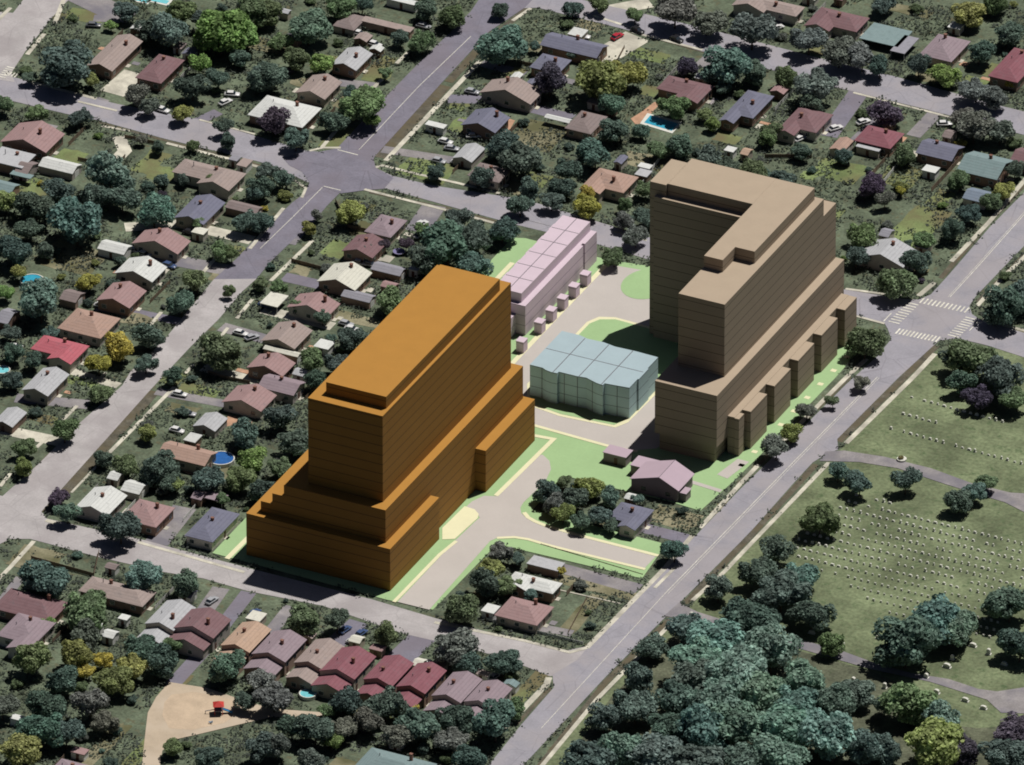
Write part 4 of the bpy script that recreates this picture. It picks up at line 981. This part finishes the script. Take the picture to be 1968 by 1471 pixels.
rect_pool([(296,-6),(326,2),(320,8),(290,2)], [(294,-9),(332,1),(322,12),(284,3)], 'second pale turquoise pool at the top edge of the photo', 'water_pale')
g = P(767, 483, .9); t = thing('trampoline', 'round lilac garden trampoline beside the dark purple tree', 'trampoline', (g.x, g.y, 0))
bm = bmesh.new(); cyl(bm, 0, 0, .86, .9, 1.75, n=24); link('jumping_mat', bm, 'trampoline', t)
bm = bmesh.new()
for i in range(24):
    a, b = i * math.pi / 12, (i + 1) * math.pi / 12; tube(bm, (1.85 * math.cos(a), 1.85 * math.sin(a), .9), (1.85 * math.cos(b), 1.85 * math.sin(b), .9), .05, .05)
link('frame', bm, 'metal', t)
for i in range(4):
    a = i * math.pi / 2 + .4; bm = bmesh.new(); tube(bm, (1.85 * math.cos(a), 1.85 * math.sin(a), 0), (1.85 * math.cos(a), 1.85 * math.sin(a), .9), .04, .04); link('leg', bm, 'metal', t)
# playground
g = P(420, 1372, 0); t = thing('play_structure', 'red and blue climbing frame with slide on the sandy playground', 'play structure', (g.x, g.y, .08), .5)
for x in (-1.1, 1.1):
    for y in (-1.1, 1.1):
        bm = bmesh.new(); tube(bm, (x, y, 0), (x, y, 3.0), .09, .09, 8); link('post', bm, 'play_red', t)
bm = bmesh.new(); box(bm, -1.2, -1.2, 1.3, 1.2, 1.2, 1.42); link('platform', bm, 'metal', t)
bm = bmesh.new(); v = [bm.verts.new(p) for p in ((-1.5,-1.5,2.9),(1.5,-1.5,2.9),(1.5,1.5,2.9),(-1.5,1.5,2.9),(0,0,4.0))]
for i in range(4): bm.faces.new((v[i], v[(i+1) % 4], v[4]))
bm.faces.new(v[3::-1]); link('canopy', bm, 'play_red', t)
bm = bmesh.new()
for y0, y1, dz in ((-.4, .4, 0), (-.46, -.4, .22), (.4, .46, .22)):
    vs = [bm.verts.new(p) for p in ((1.2, y0, 1.4 + dz), (1.2, y1, 1.4 + dz), (3.8, y1, .25 + dz), (3.8, y0, .25 + dz), (1.2, y0, 1.3), (1.2, y1, 1.3), (3.8, y1, .15), (3.8, y0, .15))]
    for q in ((0,1,2,3),(7,6,5,4),(0,4,5,1),(1,5,6,2),(2,6,7,3),(3,7,4,0)): bm.faces.new([vs[i] for i in q])
link('slide', bm, 'play_blue', t)
bm = bmesh.new(); tube(bm, (-1.2, 0, 1.3), (-3.6, 0, .9), .12, .12, 8); tube(bm, (-3.6, 0, .9), (-3.6, 0, 0), .1, .1, 8); link('climbing_beam', bm, 'metal', t)
g = P(405, 1392, 0); t = thing('spring_rocker', 'small dark spring rocker on the sandy playground', 'spring rocker', (g.x, g.y, .08), .3)
bm = bmesh.new(); tube(bm, (0, 0, 0), (0, 0, .45), .14, .12, 8); link('spring', bm, 'metal', t)
bm = bmesh.new(); box(bm, -.55, -.14, .45, .55, .14, .65); box(bm, .25, -.1, .65, .5, .1, 1.0); link('seat', bm, 'play_blue', t)
# fences
def fence(pts, h, m, label, cat='fence', nm='garden_fence'):
    w = [P(x, y, h / 2) for x, y in pts]; c = w[0]
    t = thing(nm, label, cat, (c.x, c.y, 0)); bm = bmesh.new()
    for a, b in zip(w, w[1:]):
        d = (b - a); d.z = 0; n_ = max(1, round(d.length / 2.4)); s = Vector((-d.y, d.x, 0)).normalized() * .03
        A_ = a - c; B_ = b - c
        vs = [bm.verts.new((p.x + k * s.x, p.y + k * s.y, z)) for z in (.08, h - .1) for p, k in ((A_, 1), (B_, 1), (B_, -1), (A_, -1))]
        for q in ((0,1,5,4),(1,2,6,5),(2,3,7,6),(3,0,4,7),(4,5,6,7),(3,2,1,0)): bm.faces.new([vs[i] for i in q])
        for i in range(n_ + 1):
            if len(t.children) > 40: break
            p = A_.lerp(B_, i / n_); bp_ = bmesh.new(); box(bp_, p.x - .06, p.y - .06, 0, p.x + .06, p.y + .06, h); link('post', bp_, m, t)
    link('boards', bm, m, t)
FE = [([(1040,1046),(1235,1104)], .45, 'wood', 'low dark board edging along the south side of the site entrance road'), ([(1276,292),(1235,352)], 1.6, 'white_wood', 'pale fence line behind the taupe tower beside the white hut'),
 ([(1000,120),(1085,140)], 1.4, 'wood', 'brown fence in front of the slate hipped cottage'), ([(1660,352),(1715,290)], 1.7, 'wood', 'dark fence between the two lawns below the crimson hipped house'),
 ([(1790,365),(1850,300)], 1.7, 'wood', 'dark fence right of the slate-blue house'), ([(1688,362),(1728,312)], 1.5, 'white_wood', 'pale fence beside the lawn below the crimson hipped house'),
 ([(645,385),(668,435),(760,455)], 1.4, 'wood', 'brown fence in front of the mauve hipped house'), ([(240,262),(300,275)], 1.3, 'wood', 'dark fence beside the pavement of the north street'),
 ([(240,300),(222,320),(150,305)], 1.3, 'wood', 'fence around the small lawn behind the white metal-roofed garage'), ([(190,1060),(180,1105),(60,1072)], 1.4, 'wood', 'brown fence around the corner garden by the southwest junction'),
 ([(440,990),(405,1035)], 1.2, 'wood', 'fence right of the slate blue hipped house'), ([(560,500),(690,535)], 1.4, 'wood', 'brown fence behind the cream-roofed house'), ([(1455,350),(1600,392)], 1.6, 'wood', 'long dark fence behind the taupe tower'),
 ([(1560,300),(1470,300)], 1.4, 'wood', 'dark hedge-side fence behind the orange yard shed'), ([(300,1230),(355,1238)], 1.4, 'wood', 'fence behind the white and grey gabled semi'),
 ([(1200,90),(1185,118)], 1.2, 'wood', 'low fence beside the lawn next to the red car'), ([(870,330),(900,300)], 1.4, 'wood', 'fence left of the low brown cottage'), ([(480,735),(430,725),(400,715)], 1.3, 'wood', 'low fence left of the mauve bungalow'),
 ([(352,1000),(385,960)], 1.2, 'white_wood', 'white fence left of the slate blue hipped house'), ([(235,990),(300,920)], 1.2, 'white_wood', 'white fence behind the dusty maroon hipped house'), ([(1128,1148),(1092,1215)], .9, 'wood', 'low fence right of the dusty red hipped house')]
for p_, h_, m_, l_ in FE: fence(p_, h_, m_, l_)
fence([(935,1190),(1120,1236)], 1.0, 'white_wood', 'white garden fence in front of the dusty red hipped house')
# hedges beside that fence
# headstones in rows
GM = []
for k in range(4):
    bm = bmesh.new(); w_, h_ = ((.9, .75), (1.1, .6), (.75, .95), (1.3, .5))[k]
    box(bm, -w_ / 2 - .15, -.3, 0, w_ / 2 + .15, .3, .16)
    n = 8; pr = [(-w_ / 2, .16), (w_ / 2, .16)] + [(w_ / 2 * math.cos(math.pi * i / n), h_ + .3 * math.sin(math.pi * i / n)) for i in range(n + 1)]
    a = [bm.verts.new((x, -.2, z)) for x, z in pr]; b = [bm.verts.new((x, .2, z)) for x, z in pr]
    bm.faces.new(a); bm.faces.new(b[::-1])
    for i in range(len(pr)): bm.faces.new((a[i], b[i], b[(i+1) % len(pr)], a[(i+1) % len(pr)]))
    me = bpy.data.meshes.new('headstone'); bmesh.ops.recalc_face_normals(bm, faces=bm.faces); bm.to_mesh(me); bm.free(); me.materials.append(M('stone')); GM.append(me)
GR = random.Random(3); NG = 0; EXTRA = []
ROWN = ['first', 'second', 'third', 'fourth', 'fifth', 'sixth', 'seventh', 'eighth', 'ninth', 'tenth', 'eleventh', 'twelfth', 'thirteenth', 'fourteenth', 'fifteenth', 'sixteenth']
def grave(x, y, label, group, sc=.68):
    global NG
    if NG >= 280 and 'lone' not in label: EXTRA.append((x, y)); return
    g = P(x, y, .5); o = bpy.data.objects.new('headstone', GR.choice(GM)); COL.objects.link(o); o.location = (g.x, g.y, .02)
    o.rotation_euler = (0, 0, GR.uniform(-.12, .12)); s = sc * GR.uniform(.85, 1.2); o.scale = (s, s * 1.3, s); tag(o, label, 'headstone', group); NG += 1
def row(x0, y0, x1, step, label, group, slope=.247, drop=.12):
    x = x0
    while x < x1:
        if GR.random() > drop: grave(x + GR.uniform(-.9, .9), y0 + (x - x0) * slope + GR.uniform(-.3, .3), label, group)
        x += step
for i, (x0, y0, x1) in enumerate([(1752,762,1950),(1736,794,1800),(1712,822,1972)]):
    row(x0, y0, x1, 12.5, 'small headstone in the %s row of the upper cemetery lawn' % ROWN[i], 'headstones in the upper cemetery rows', .27)
for i in range(14):
    y0 = 948 + 16.2 * i; xs = 1640 - (y0 - 955) * .98 if y0 < 1085 else 1512 + (y0 - 1085) * 2.7
    xe = 1968 - max(0, (y0 - 1060)) * .6 - (240 if i == 0 else 0)
    row(xs, y0 + (xs - 1640) * .247, xe, 12.8, 'small pale headstone in the %s row of the lower cemetery lawn' % ROWN[i], 'headstones in the lower cemetery rows', .247, .07)
sc_ = [(1738,1215),(1760,1240),(1830,1265),(1870,1240),(1900,1255),(1800,1330),(1780,1300),(1855,1345),(1890,1360),(1700,1320),(1640,1310),(1620,1240),(1560,1215),(1820,1280),(1690,1225),(1930,1275),(1330,1180),(1420,1180)]
for x, y in sc_: grave(x, y, 'lone pale headstone scattered near the cemetery path', 'scattered headstones near the cemetery path', 1.3)
bm = bmesh.new()
for x, y in EXTRA:
    g = P(x, y, .5); s = .68 * GR.uniform(.85, 1.2); box(bm, g.x - .5 * s, g.y - .25 * s, .02, g.x + .5 * s, g.y + .25 * s, .15); box(bm, g.x - .42 * s, g.y - .18 * s, .15, g.x + .42 * s, g.y + .18 * s, .95 * s)
if EXTRA:
    o = link('headstones', bm, 'stone'); tag(o, 'further small pale headstones in the lowest rows of the cemetery lawn', 'headstones'); o['kind'] = 'stuff'
g = P(1733, 882, .5); t = thing('round_planter', 'round stone planter with shrub beside the cemetery drive', 'planter', (g.x, g.y, .02))
bm = bmesh.new(); cyl(bm, 0, 0, 0, .6, 1.3, 1.4, 18); link('basin', bm, 'stone', t)
cr = bpy.data.objects.new('plant', CROWNS[0]); COL.objects.link(cr); cr.parent = t; cr.location = (0, 0, .9); cr.scale = (1, 1, .6); cr.color = (.3, .26, .12, 1)
for t, k, p in SPEND: later(t, k, 'shed', p)
for t, p in FPEND:
    k = t['col']; del t['col']; later(t, k, 'fence', p)
settle()
print('extra', len(EXTRA)); print('trees', NT, 'graves', NG, 'objects', len(bpy.data.objects))
